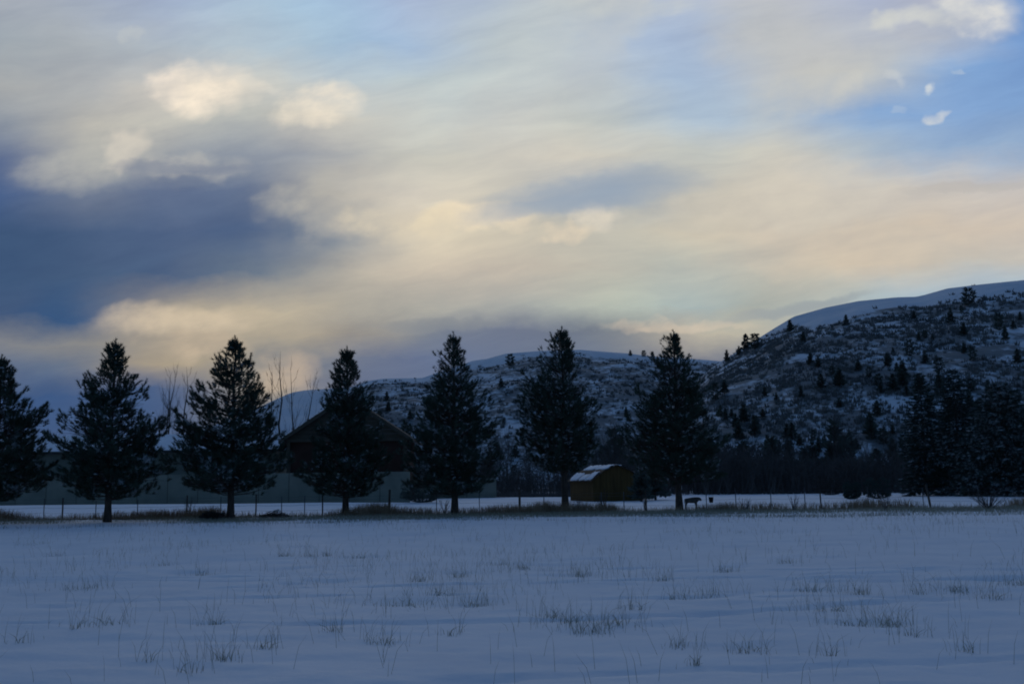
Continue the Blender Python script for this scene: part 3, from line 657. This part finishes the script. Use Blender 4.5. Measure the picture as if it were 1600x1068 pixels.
# ------------------------------------------------------------------ spruces
def spruce(label, px, ty, Y_, wpx, seed, snowy):
    r = random.Random(seed); P_ = at(px, ty, Y_); X_ = P_.x; z0 = G(X_, Y_); Ht = P_.z - z0; Rm = wpx*Y_/FPX
    e = empty('spruce_tree', (X_, Y_, z0)); tag(e, label, 'tree', 'spruces at the foot of the hill')
    MB().tube([(0, 0, -.25), (0, 0, Ht*.4), (0, 0, Ht*.97)], [.2, .12, .02], 8).build('trunk', MAT['bark'], e, True)
    limbs = MB(); snow = MB(); cs = []; ds = []; ls = []
    az = 0
    nbr = 190
    for i in range(nbr):
        f = (i + r.random())/nbr; z = .5 + (Ht - .6)*f**1.1; rel = z/Ht; az += 2.4 + r.uniform(-.3, .3)
        L = Rm*((1.02 - rel)**.72 if rel > .15 else .9)*r.uniform(.70, 1.08) + .10
        o_ = Vector((math.cos(az), math.sin(az), 0)); sd_ = Vector((-math.sin(az), math.cos(az), 0))
        b0 = Vector((0, 0, z)); b1 = o_*L*.5 + Vector((0, 0, z - .06*L)); b2 = o_*L + Vector((0, 0, z - .30*L + .40*rel*L))
        def curve(t): return b0*(1 - t)**2 + b1*2*t*(1 - t) + b2*t*t
        limbs.tube([curve(t) for t in (0, .5, 1)], [.015 + .012*L, .02, .008], 3, False)
        for k in range(max(6, int(L*17))):
            t = r.uniform(.15, 1.0); c = curve(t); sg = r.choice((-1, 1)); l2 = (1.08 - t)*L*.40*r.random() + .05
            c = c + sd_*sg*l2 + o_*l2*.3 - Vector((0, 0, l2*.25))
            cs.append(tuple(c)); ds.append(tuple((o_ + sd_*sg*.6 + Vector((0, 0, -.35 + .5*rel))).normalized())); ls.append(r.uniform(.2, .34))
        if r.random() < snowy:
            for k in range(r.choice((1, 2, 2, 3))):
                t = r.uniform(.5, .95); c = curve(t) + Vector((0, 0, .10)) + sd_*r.uniform(-.25, .25)
                v, f_ = blob(c, (o_*.5 + sd_*r.choice((-1, 1))).normalized()*r.uniform(.18, .42), r.uniform(.07, .15), r.uniform(.03, .07), r); snow.add(v, f_)
    limbs.build('limbs', MAT['bark'], e)
    cs, ds, ls = np.array(cs), np.array(ds), np.array(ls); fr = rng.random(len(cs)) < .05 + .30*snowy
    obj('crown', tri_mesh('crown', tuft_blades(cs[~fr], ds[~fr], ls[~fr], 11, .045, .42), MAT['spruce']), e)
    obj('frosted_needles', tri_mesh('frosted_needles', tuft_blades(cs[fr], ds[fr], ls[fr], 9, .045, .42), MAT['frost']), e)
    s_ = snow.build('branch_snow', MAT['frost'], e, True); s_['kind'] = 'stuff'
spruce('dark spruce with two pale drooping top boughs at the thicket side of the spruces', 1436, 582, 95, 50, 1, .12)
spruce('tall plain dark spruce behind the wide snow-laden spruce', 1488, 577, 99, 66, 2, .14)
spruce('wide spruce with snow lying on its layered drooping boughs', 1560, 596, 88, 112, 3, .62)
spruce('spruce beyond the wide snow-laden one, farthest from the thicket', 1665, 585, 90, 80, 4, .5)

# round clipped looking bushes before the thicket
def round_bush(px, by, w, h, Y_, label, m, seed, group=None, name='round_bush', n=900):
    r = np.random.default_rng(seed); P_ = at(px, by, Y_); X_ = P_.x; z0 = G(X_, Y_); k = Y_/FPX; rx = w*k/2; rz = h*k
    e = empty(name, (X_, Y_, z0)); tag(e, label, 'bush', group)
    v = r.normal(size=(n, 3)); v /= np.linalg.norm(v, axis=1, keepdims=True); v[:, 2] = v[:, 2]*.5 + .5
    rad = r.uniform(.35, 1.0, n)**.5; lob = 1 + .18*np.sin(v[:, 0]*6 + seed) + .15*np.sin(v[:, 2]*9)
    c = np.stack([v[:, 0]*rx*rad*lob, v[:, 1]*rx*rad*lob, v[:, 2]*rz*.92*np.clip(rad*lob, .3, 1.1)], -1)
    d = np.stack([v[:, 0], v[:, 1], v[:, 2]*.6 + .3], -1); d /= np.linalg.norm(d, axis=1, keepdims=True)
    obj('foliage', tri_mesh('foliage', tuft_blades(c, d, r.uniform(.10, .22, n), 5, .05, .5), MAT[m]), e)
    MB().tube([(0, 0, -.15), (0, 0, rz*.5)], [.07, .04], 6).build('stem', MAT['bark'], e, True)
    return e
round_bush(1331, 776, 27, 26, 84, 'smaller of two round black-green bushes in front of the thicket', 'spruce', 4)
round_bush(1372, 776, 42, 32, 84, 'larger of two round black-green bushes in front of the thicket', 'spruce', 5)
round_bush(1298, 771, 46, 26, 108, 'pale frosty rounded bush behind the two round dark bushes', 'twig', 6)
round_bush(660, 779, 62, 34, 84, 'wide dark juniper bush by the corner of the beige panel fence', 'juniper', 7, None, 'juniper_bush', 1400)
round_bush(330, 810, 36, 12, 50, 'low dark bush in the grass by the broad bushy pine', 'twig', 9, None, 'low_bush', 500)

# ------------------------------------------------------------------ brown gabled house
Yh = 97.0
hz0 = at(540, 781, Yh); hx = lambda x: at(x, 690, Yh).x; hzv = lambda y: at(545, y, Yh).z
house = empty('gabled_house', (hx(542), Yh, 0)); tag(house, 'brown house with a wide olive gable behind the beige panel fence', 'house')
ox = hx(542)
xl, xr = hx(449) - ox, hx(634) - ox; ze = hzv(684); za = hzv(624); dep = 11.0
def child(mb, name, m, smooth=False, par=house): return mb.build(name, MAT[m], par, smooth)
child(MB().box(xl + .25, xr - .25, .35, dep, -.2, ze - .01), 'wall', 'redwall')
nb_ = 9                                                           # horizontal siding boards of the gable
slope = (za - ze)/((xr - xl)/2)
for k in range(nb_):
    za0 = ze + (za - ze)*k/nb_; za1 = ze + (za - ze)*(k + 1)/nb_ - .03
    a0 = (za0 - ze)/slope; a1 = (za1 - ze)/slope
    child(MB().prism([(xl + a0, za0), (xr - a0, za0), (xr - a1, za1), (xl + a1, za1)], 0.0 + .004*(k % 2), .3), 'siding_board', 'siding')
child(MB().box(xl - .1, xr + .1, -.06, .34, ze - .32, ze - .012), 'gable_beam', 'trim')
ov = .75; zo = ze - ov*slope
roof = child(MB().prism([(xl - ov, zo), ((xl + xr)/2, za + .02), (xr + ov, zo), (xr + ov, zo + .22), ((xl + xr)/2, za + .30), (xl - ov, zo + .22)][::1], -.5, dep + .5), 'roof', 'roofing')
for sg in (-1, 1):
    cx = (xl + xr)/2; ex = (xl - ov) if sg < 0 else (xr + ov)
    child(MB().prism([(ex, zo - .04), (cx, za - .03), (cx, za + .42), (ex, zo + .34)] if sg < 0 else [(cx, za - .03), (ex, zo - .04), (ex, zo + .34), (cx, za + .42)], -.58, -.502), 'fascia_board', 'trim', par=roof)
for x_ in (xl + .1, xr - .1): child(MB().box(x_ - .14, x_ + .14, .02, .30, -.2, ze - .33), 'corner_post', 'trim')

# low grey-green outbuilding with snow on its roof
Yw = 104.0; wing = empty('outbuilding', (at(215, 740, Yw).x, Yw, 0)); tag(wing, 'long low grey-green outbuilding with a snow covered roof behind the beige fence', 'building')
wx0 = at(-60, 740, Yw).x - wing.location.x; wx1 = at(430, 740, Yw).x - wing.location.x; wz = at(240, 706, Yw).z; wr = at(240, 684, Yw).z
MB().box(wx0, wx1, 0, 9, -.2, wz).build('wall', MAT['grey_wall'], wing)
mb = MB(); mb.add([(wx0 - .4, -.6, wz - .1), (wx1 + .4, -.6, wz - .1), (wx1 + .4, 4.5, wr + .3), (wx0 - .4, 4.5, wr + .3), (wx0 - .4, 9.6, wz - .1), (wx1 + .4, 9.6, wz - .1),
        (wx0 - .4, -.6, wz + .12), (wx1 + .4, -.6, wz + .12), (wx1 + .4, 4.5, wr + .52), (wx0 - .4, 4.5, wr + .52), (wx0 - .4, 9.6, wz + .12), (wx1 + .4, 9.6, wz + .12)],
        [(0, 1, 7, 6), (6, 7, 8, 9), (9, 8, 11, 10), (1, 0, 3, 2), (2, 3, 4, 5), (4, 10, 11, 5), (0, 6, 9, 3), (3, 9, 10, 4), (1, 2, 8, 7), (2, 5, 11, 8)])
rf = mb.build('roof', MAT['roofing'], wing)
mb = MB(); mb.add([(wx0 - .35, -.5, wz + .13), (wx1 + .35, -.5, wz + .13), (wx1 + .35, 4.5, wr + .53), (wx0 - .35, 4.5, wr + .53), (wx0 - .35, -.5, wz + .22), (wx1 + .35, -.5, wz + .22), (wx1 + .35, 4.5, wr + .62), (wx0 - .35, 4.5, wr + .62)],
        [(3, 2, 1, 0), (4, 5, 6, 7), (0, 1, 5, 4), (1, 2, 6, 5), (2, 3, 7, 6), (3, 0, 4, 7)]); mb.build('roof_snow', MAT['snow'], rf)

# beige panel fence before house and outbuilding
def panel_fence(x0, x1, Y_, ytop, n, label):
    a = at(x0, 765, Y_); b = at(x1, 765, Y_); zt = at((x0 + x1)/2, ytop, Y_).z
    e = empty('panel_fence', ((a.x + b.x)/2, Y_, 0)); tag(e, label, 'fence'); w_ = (b.x - a.x)/n
    for k in range(n):
        u0 = a.x + w_*k - e.location.x
        MB().box(u0 + .03, u0 + w_ - .03, 0, .08, -.4, zt + .012*((k*7) % 3)).build('panel', MAT['beige'], e)
        MB().box(u0 - .026, u0 + .026, .02, .10, -.4, zt - .03).build('joint_post', MAT['seam'], e)
    MB().box(a.x - e.location.x, b.x - e.location.x, .10, .16, zt - .45, zt - .33).build('rail', MAT['seam'], e)
panel_fence(-70, 641, 91.0, 741, 15, 'long beige panel fence running past the outbuilding and gabled house')
panel_fence(636, 776, 112.0, 747, 3, 'short set-back stretch of beige panel fence behind the juniper bush')

# ------------------------------------------------------------------ ochre barn
barn = empty('ochre_barn', (0, 0, 0)); pr_ = at(1003, 781, 90.6); pl_ = at(927, 779, 89.4)
rz = math.atan2(pl_.y - pr_.y, pl_.x - pr_.x) + math.pi           # gable runs from pl to pr
barn.location = ((pl_.x + pr_.x)/2, (pl_.y + pr_.y)/2, 0); barn.rotation_euler = (0, 0, rz)
tag(barn, 'small ochre board barn with snow on its two-step roof', 'barn')
gw = math.hypot(pl_.x - pr_.x, pl_.y - pr_.y); hw = gw/2; zE = at(927, 750, 92).z; zA = at(966, 727, 90).z; Lb = 6.5
nbd = 14
def gab(x):                                                       # gambrel outline of the gable
    ax = abs(x)/hw
    return zE + (zA - zE)*((1 - ax)/(1 - .55)*.62 if ax > .55 else .62 + (.55 - ax)/.55*.38)
for k in range(nbd):
    x0_, x1_ = -hw + gw*k/nbd + .008, -hw + gw*(k + 1)/nbd - .008
    MB().prism([(x0_, -.25), (x1_, -.25), (x1_, gab(x1_)), (x0_, gab(x0_))], .003*(k % 2), .05).build('board', MAT['ochre'], barn)
MB().box(-hw + .02, hw - .02, .052, Lb, -.25, zE - .02).build('wall', MAT['ochre'], barn)
def roof_slab(name, xa, za_, xb, zb_, th, y0, y1, m, par):
    s_ = 1 if xb > xa else -1
    poly = [(xa, za_), (xb, zb_), (xb, zb_ + th), (xa, za_ + th)]
    if s_ < 0: poly = poly[::-1]
    return MB().prism(poly, y0, y1).build(name, MAT[m], par)
rr_ = MB().prism([(-hw - .25, zE - .12), (-hw*.55, gab(hw*.55) + .0), (0, zA), (hw*.55, gab(hw*.55)), (hw + .25, zE - .12), (hw + .25, zE - .04), (hw*.55, gab(hw*.55) + .09), (0, zA + .09), (-hw*.55, gab(hw*.55) + .09), (-hw - .25, zE - .04)], -.22, Lb + .2).build('roof', MAT['dark_wood'], barn)
zk = gab(hw*.55)
def snow_patch(s_, x0_, z0_, x1_, z1_, ya, yb, seed):
    """uneven pad of snow on a roof slope between (x0,z0) and (x1,z1), from ya to yb along the ridge"""
    r = random.Random(seed); n = 7; V_ = []; F_ = []
    for i in range(n):
        y = ya + (yb - ya)*i/(n - 1); e0 = r.uniform(-.10, .12); e1 = r.uniform(-.12, .10); w0 = .5*(i in (0, n - 1))*r.random()
        for t, h in ((0 + e0 + w0*.4, .0), (.15 + e0 + w0*.3, .09), (.85 + e1 - w0*.3, .10), (1 + e1 - w0*.4, .0)):
            t = min(1.0, max(0.0, t)); V_.append((s_*(x0_ + (x1_ - x0_)*t), y + r.uniform(-.05, .05), z0_ + (z1_ - z0_)*t + .012 + h*r.uniform(.6, 1.2)))
    for i in range(n - 1):
        for k in range(3): a = i*4 + k; F_.append((a, a + 1, a + 5, a + 4) if s_ < 0 else (a, a + 4, a + 5, a + 1))
    F_.append((0, 4, 8, 12, 16, 20, 24, 27, 23, 19, 15, 11, 7, 3) if s_ < 0 else (3, 7, 11, 15, 19, 23, 27, 24, 20, 16, 12, 8, 4, 0))
    return MB().add(V_, F_).build('roof_snow', MAT['snow'], rr_, True)
for s_ in (-1, 1):
    for k, (ya, yb, f) in enumerate([(.1, 1.7, .95), (1.95, 3.6, .7), (3.9, 6.3, .9)]):
        snow_patch(s_, hw + .22, zE - .035, hw + .22 + (hw*.60 - hw - .22)*f, zE - .035 + (zk + .07 - zE)*f, ya, yb, 5 + k)
    for k, (ya, yb) in enumerate([(-.1, 3.0), (3.2, 6.4)]): snow_patch(s_, hw*.50, zk + .13, .04, zA + .09, ya, yb, 15 + k)

P_ = at(1000, 716, 86.0); conifer('conifer', (P_.x, 86.0, G(P_.x, 86.0)), P_.z, 1.25, 2, 'young dark evergreen crowding the corner of the ochre barn')
P_ = at(1022, 705, 92.0); conifer('conifer', (P_.x, 92.0, G(P_.x, 92.0)), P_.z, 1.2, 0, 'dark evergreen behind the spired pine near the ochre barn')
# ------------------------------------------------------------------ wire fence
fence = empty('wire_fence', (0, 53, 0)); tag(fence, 'wire fence on wood and steel posts along the row of pines', 'fence')
fl0 = ground_at(-60, 815); fl1 = ground_at(1660, 794)
fl0 = Vector((fl0.x, 53.0, 0)); fl1 = Vector((fl1.x, 56.0, 0))
def fence_y(x): return 53.0 + (x - fl0.x)/(fl1.x - fl0.x)*3.0
POSTS = [(-30,0,1.1),(69,0,1.1),(98,1,1.15),(150,0,1.0),(215,0,1.0),(292,1,1.2),(345,0,1.1),(400,1,1.2),(440,0,1.1),(476,0,1.1),(504,1,1.15),(608,2,1.38),(682,0,1.12),(749,0,1.15),(812,2,1.3),(850,0,1.1),(940,0,1.1),(975,0,1.1),(1010,1,1.2),(1104,0,1.2),(1150,0,1.2),(1205,0,1.1),(1258,0,1.2),(1283,1,1.1),(1357,0,1.2),(1443,0,1.1),(1454,3,1.25),(1530,0,1.1),(1620,1,1.2)]
tops = []
for (x, kind, h) in POSTS:
    d = ray(x, 790); X_ = d.x/d.y*54; Y_ = fence_y(X_); X_ = d.x/d.y*Y_; z0 = G(X_, Y_)
    b = Vector((X_, Y_ - 53, z0)); r = random.Random(int(x) + 999)
    if kind == 0:
        po = MB().box(b.x - .022, b.x + .022, b.y - .006, b.y + .006, z0 - .2, z0 + h).box(b.x - .005, b.x + .005, b.y + .0065, b.y + .038, z0 - .2, z0 + h).build('post', MAT['steel'], fence)
    else:
        ln = -.16 if kind == 3 else r.uniform(-.03, .03); rd_ = (.0, .038, .066, .06)[kind]
        po = MB().tube([b + Vector((-ln*.2, 0, -.25)), b + Vector((ln*.5, .01, h*.5)), b + Vector((ln*1.2, 0, h))], [rd_*1.05, rd_, rd_*.92], 8).build('post', MAT['post'], fence, True)
        if kind == 3: po['label'] = 'leaning wooden post'
        if kind == 2: po['label'] = 'thick wooden post'
    tops.append((b, h))
for zf in (.35, .62, .9, 1.05):
    pts = []
    for (b, h), nxt in zip(tops, tops[1:] + [None]):
        pts.append(b + Vector((0, -.012, min(zf, h - .04))))
        if nxt: m_ = (b + nxt[0])/2; pts.append(m_ + Vector((0, -.012, zf - .03)))
    MB().tube(pts, .0045, 4).build('wire', MAT['wire'], fence)
# bucket hung on the wire
bX = at(1111, 779, fence_y(at(1111, 779, 54).x) - .22); bk = empty('bucket', (bX.x, bX.y, bX.z - .2)); tag(bk, 'small black bucket hanging from the wire near the calf', 'bucket')
mb = MB(); n_ = 14; vs = []; fs = []
prof_ = [(.10, 0), (.135, .28), (.145, .28), (.145, .30), (.13, .30), (.095, .015)]
for (rr0, zz) in prof_:
    for j in range(n_): vs.append((math.cos(6.2832*j/n_)*rr0, math.sin(6.2832*j/n_)*rr0, zz))
for i in range(len(prof_) - 1):
    for j in range(n_): fs.append((i*n_ + j, i*n_ + (j + 1) % n_, (i + 1)*n_ + (j + 1) % n_, (i + 1)*n_ + j))
fs.append(tuple(range(n_ - 1, -1, -1))); fs.append(tuple((len(prof_) - 1)*n_ + j for j in range(n_)))
mb.add(vs, fs); mb.build('body', MAT['black'], bk, True)
MB().tube([(-.14, 0, .28), (-.10, .06, .40), (0, .20, .46), (.10, .06, .40), (.14, 0, .28)], .006, 5).build('handle', MAT['wire'], bk)

# ------------------------------------------------------------------ calf beyond the fence (one skinned body)
def calf(px, py):
    g = ground_at(px, py); Y_ = fence_y(g.x) + 1.1; X_ = at(px, py, Y_).x; z0 = G(X_, Y_)
    e = empty('calf', (X_, Y_, z0)); tag(e, 'small dark calf standing behind the wire fence beside a pine trunk', 'calf')
    me = bpy.data.meshes.new('body'); vs = []; ed = []; rd_ = []
    def vtx(p_, r_, par=None):
        vs.append(p_); rd_.append(r_)
        if par is not None: ed.append((par, len(vs) - 1))
        return len(vs) - 1
    hip = vtx((-.36, 0, .68), (.135, .17)); mid = vtx((-.08, 0, .655), (.165, .19), hip); ch = vtx((.2, 0, .66), (.14, .19), mid)
    nk = vtx((.34, 0, .73), (.09, .12), ch); hd = vtx((.45, 0, .74), (.08, .09), nk); mz = vtx((.57, 0, .62), (.05, .055), hd); 
    tl = vtx((-.50, 0, .73), (.03, .03), hip); vtx((-.55, 0, .45), (.02, .02), tl)
    for s_ in (-1, 1):
        st = vtx((-.40, s_*.10, .54), (.085, .07), hip); kn = vtx((-.47, s_*.11, .34), (.04, .04), st); ho = vtx((-.43, s_*.11, .05), (.03, .03), kn); vtx((-.40, s_*.11, -.03), (.036, .036), ho)
        sh = vtx((.20, s_*.10, .50), (.07, .06), ch); kn = vtx((.22, s_*.10, .29), (.036, .036), sh); ho = vtx((.21, s_*.10, .05), (.028, .028), kn); vtx((.23, s_*.10, -.03), (.034, .034), ho)
        ea = vtx((.42, s_*.11, .80), (.025, .03), hd); vtx((.40, s_*.19, .79), (.012, .03), ea)
    me.from_pydata(vs, ed, []); me.materials.append(MAT['hide'])
    o = obj('body', me, e)
    sk = o.modifiers.new('skin', 'SKIN'); 
    for i, r_ in enumerate(rd_): me.skin_vertices[0].data[i].radius = r_; me.skin_vertices[0].data[i].use_root = (i == 0)
    sk.use_smooth_shade = True
    sb = o.modifiers.new('sub', 'SUBSURF'); sb.levels = 1; sb.render_levels = 1
    return e
bpy.context.view_layer.update()
def add_skin_layer(me):
    if not len(me.skin_vertices):
        o = bpy.data.objects.new('tmp', me); COL.objects.link(o); o.modifiers.new('s', 'SKIN')
try:
    calf(1083, 797).scale = (.86, .86, .9)
except Exception as ex:
    print('CALF', ex)

# brush pile by the broad pine
bp_ = ground_at(425, 809); bpe = empty('brush_pile', (bp_.x, bp_.y + .6, G(bp_.x, bp_.y))); tag(bpe, 'heap of dark cut branches lying by the fence', 'brush pile')
mb = MB(); r = random.Random(77)
for k in range(150):
    a = r.uniform(0, 6.28); rr0 = r.random()**.6; c = Vector((math.cos(a)*rr0*.85, math.sin(a)*rr0*.4, .03 + .42*(1 - rr0)*r.random())); a2 = r.uniform(0, 6.28); L = r.uniform(.2, .55)
    d = Vector((math.cos(a2), math.sin(a2)*.6, r.uniform(-.15, .55)))*L
    mb.tube([c - d*.5, c + d*.1 + Vector((0, 0, .03)), c + d*.5], [.016, .012, .005], 4, False)
mb.build('branches', MAT['twig'], bpe)
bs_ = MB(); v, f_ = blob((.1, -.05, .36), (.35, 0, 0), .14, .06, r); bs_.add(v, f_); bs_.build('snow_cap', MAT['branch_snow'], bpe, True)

# leafless shrubs along the fence
def shrub(px, py, hp, wp_, n, label, seed, dy=0.0, group=None):
    g = ground_at(px, py); r = random.Random(seed); Y_ = g.y + dy; X_ = g.x/g.y*Y_; k = Y_/FPX; h = hp*k; w_ = wp_*k/2
    e = empty('bare_shrub', (X_, Y_, G(X_, Y_))); tag(e, label, 'shrub', group); mb = MB()
    for i in range(n):
        a = r.uniform(0, 6.28); f = r.uniform(.3, 1); tip = Vector((math.cos(a)*w_*f, math.sin(a)*w_*f*.7, h*r.uniform(.65, 1.05)*(1.1 - .25*f)))
        b = Vector((r.uniform(-.06, .06), r.uniform(-.06, .06), -.06)); m_ = b.lerp(tip, .5) + Vector((tip.x*.05, 0, h*.06))
        mb.tube([b, m_, tip], [.014, .010, .004], 4, False)
        for q_ in range(3):
            t = r.uniform(.35, .9); c = m_.lerp(tip, max(0, t*2 - 1)) if t > .5 else b.lerp(m_, t*2); mb.tube([c, c + Vector((r.uniform(-.3, .3)*w_ + tip.x*.15, r.uniform(-.2, .2)*w_, h*r.uniform(.12, .3)))], [.007, .003], 3, False)
    mb.build('branches', MAT['twig'], e)
SHRUBS = [(1385,799,30,26,8,'stiff V-shaped bare shrub on the fence line by larger round bush'),(1545,797,32,74,34,'wide fan-shaped bare shrub on the fence line before the spruces'),
 (943,800,34,26,14,'thin bare shrub on the fence line in front of the ochre barn'),(1008,799,32,16,9,'upright bare shrub between the ochre barn and the spired pine'),
 (1240,799,28,22,9,'small bare shrub on the fence line before the thicket'),(1165,799,22,24,10,'low bare shrub on the fence line beyond the bucket'),
 (905,802,24,18,8,'low bare shrub beside the pine with the long bare trunk'),(695,805,26,26,12,'bare shrub at the foot of the pine with twin tips'),(296,808,30,24,10,'bare shrub by the low dark bush')]
for i, s_ in enumerate(SHRUBS): shrub(*s_, 500 + i, 1.0)

# ------------------------------------------------------------------ grasses
def grass_blades(X_, Y_, h, w, lean=.22, seg=True):
    n = len(X_); z = gz(X_, Y_) - .02; base = np.stack([X_, Y_, z], -1)
    l = rng.normal(size=(n, 2))*lean; mid = base + np.stack([l[:, 0]*h*.35, l[:, 1]*h*.35, h*.6], -1); tip = base + np.stack([l[:, 0]*h*1.1, l[:, 1]*h*1.1, h], -1)
    sd_ = np.stack([rng.normal(size=n)*.4, np.ones(n), rng.normal(size=n)*.1], -1)
    d = tip - base; s_ = np.cross(d, sd_); s_ /= np.linalg.norm(s_, axis=1, keepdims=True); ww = np.broadcast_to(w, (n,))[:, None]
    Vv = np.stack([base - s_*ww*.5, base + s_*ww*.5, mid + s_*ww*.4, base - s_*ww*.5, mid + s_*ww*.4, mid - s_*ww*.4, mid - s_*ww*.4, mid + s_*ww*.4, tip], 1)
    return Vv.reshape(-1, 3)
out = []
for c, wdt, n in CL:
    m = int(n*3.4); X_ = c.x + rng.normal(size=m)*.27*wdt; Y_ = c.y + rng.normal(size=m)*.22*wdt
    k = rng.random(m); sc = c.y/14.0
    out.append(grass_blades(X_, Y_, .07 + .30*k**1.5*min(1.3, .75 + .25*sc), .0026 + .0009*sc, .34))
    m2 = int(n*1.6); X_ = c.x + rng.normal(size=m2)*.10*wdt; Y_ = c.y + rng.normal(size=m2)*.08*wdt
    out.append(grass_blades(X_, Y_, rng.uniform(.05, .15, m2), .006, .55))
# scattered stems, thick in places
n = 13000; Y_ = 8.0 + 43*rng.random(n)**.8; X_ = rng.uniform(-.60, .60, n)*Y_
keep = (fbm(X_*.33 + 9, Y_*.22, 3) + rng.uniform(-.10, .10, n)) > .62
X_, Y_ = X_[keep], Y_[keep]
X_ = X_ + 0; out.append(grass_blades(X_, Y_, rng.uniform(.06, .34, len(X_))**1.1, .0022 + .00010*Y_, .3))
n = 900; Y_ = 8.0 + 40*rng.random(n); X_ = rng.uniform(-.6, .6, n)*Y_
out.append(grass_blades(X_, Y_, rng.uniform(.12, .42, n), .0026 + .0001*Y_, .25))
tag(obj('field_grass', tri_mesh('field_grass', np.concatenate(out), MAT['grass'])), 'dry grass stems and tufts poking through the meadow snow', 'grass', kind='stuff')
# pale stubble verge in front of the fence
n = 52000; X_ = rng.uniform(-32, 36, n); Y_ = 42 + 11.5*rng.random(n)**.50
keep = fbm(X_*.22 + 2, Y_*.5, 3) + .022*(Y_ - 50) + rng.uniform(-.1, .1, n) > .46
X_, Y_ = X_[keep], Y_[keep]
tag(obj('stubble', tri_mesh('stubble', grass_blades(X_, Y_, rng.uniform(.05, .24, len(X_)), .014, .4), MAT['grass'])), 'pale stubble showing through thin snow along the fence verge', 'grass', kind='stuff')
# rusty tall grass under the pines and along the wire
n = 52000; X_ = rng.uniform(-32, 36, n); Y_ = 52.6 + (X_ + 32)/68*3.0 + rng.normal(size=n)*.5
dn = fbm(X_*.28 + 30, Y_*0 + 1.5, 3)
keep = rng.random(n) < np.clip((dn - .30)*2.6, .10, 1)*np.where(X_ < 12, 1, .55)
X_, Y_, dn = X_[keep], Y_[keep], dn[keep]
tag(obj('fence_grass', tri_mesh('fence_grass', grass_blades(X_, Y_, rng.uniform(.12, .76, len(X_))*np.clip(dn*1.6, .5, 1.4), .017, .22), MAT['rust'])), 'rusty brown tall grass along the wire fence and pine trunks', 'grass', kind='stuff')
# tan weed strip at the far edge of the yard
n = 2600; X_ = rng.uniform(-4, 9, n); Y_ = rng.uniform(113, 121, n)
tag(obj('far_weeds', tri_mesh('far_weeds', grass_blades(X_, Y_, rng.uniform(.3, .8, n), .03, .25), MAT['thicket'])), 'brown weeds at the far edge of the snowy yard before the thicket', 'weeds', kind='stuff')
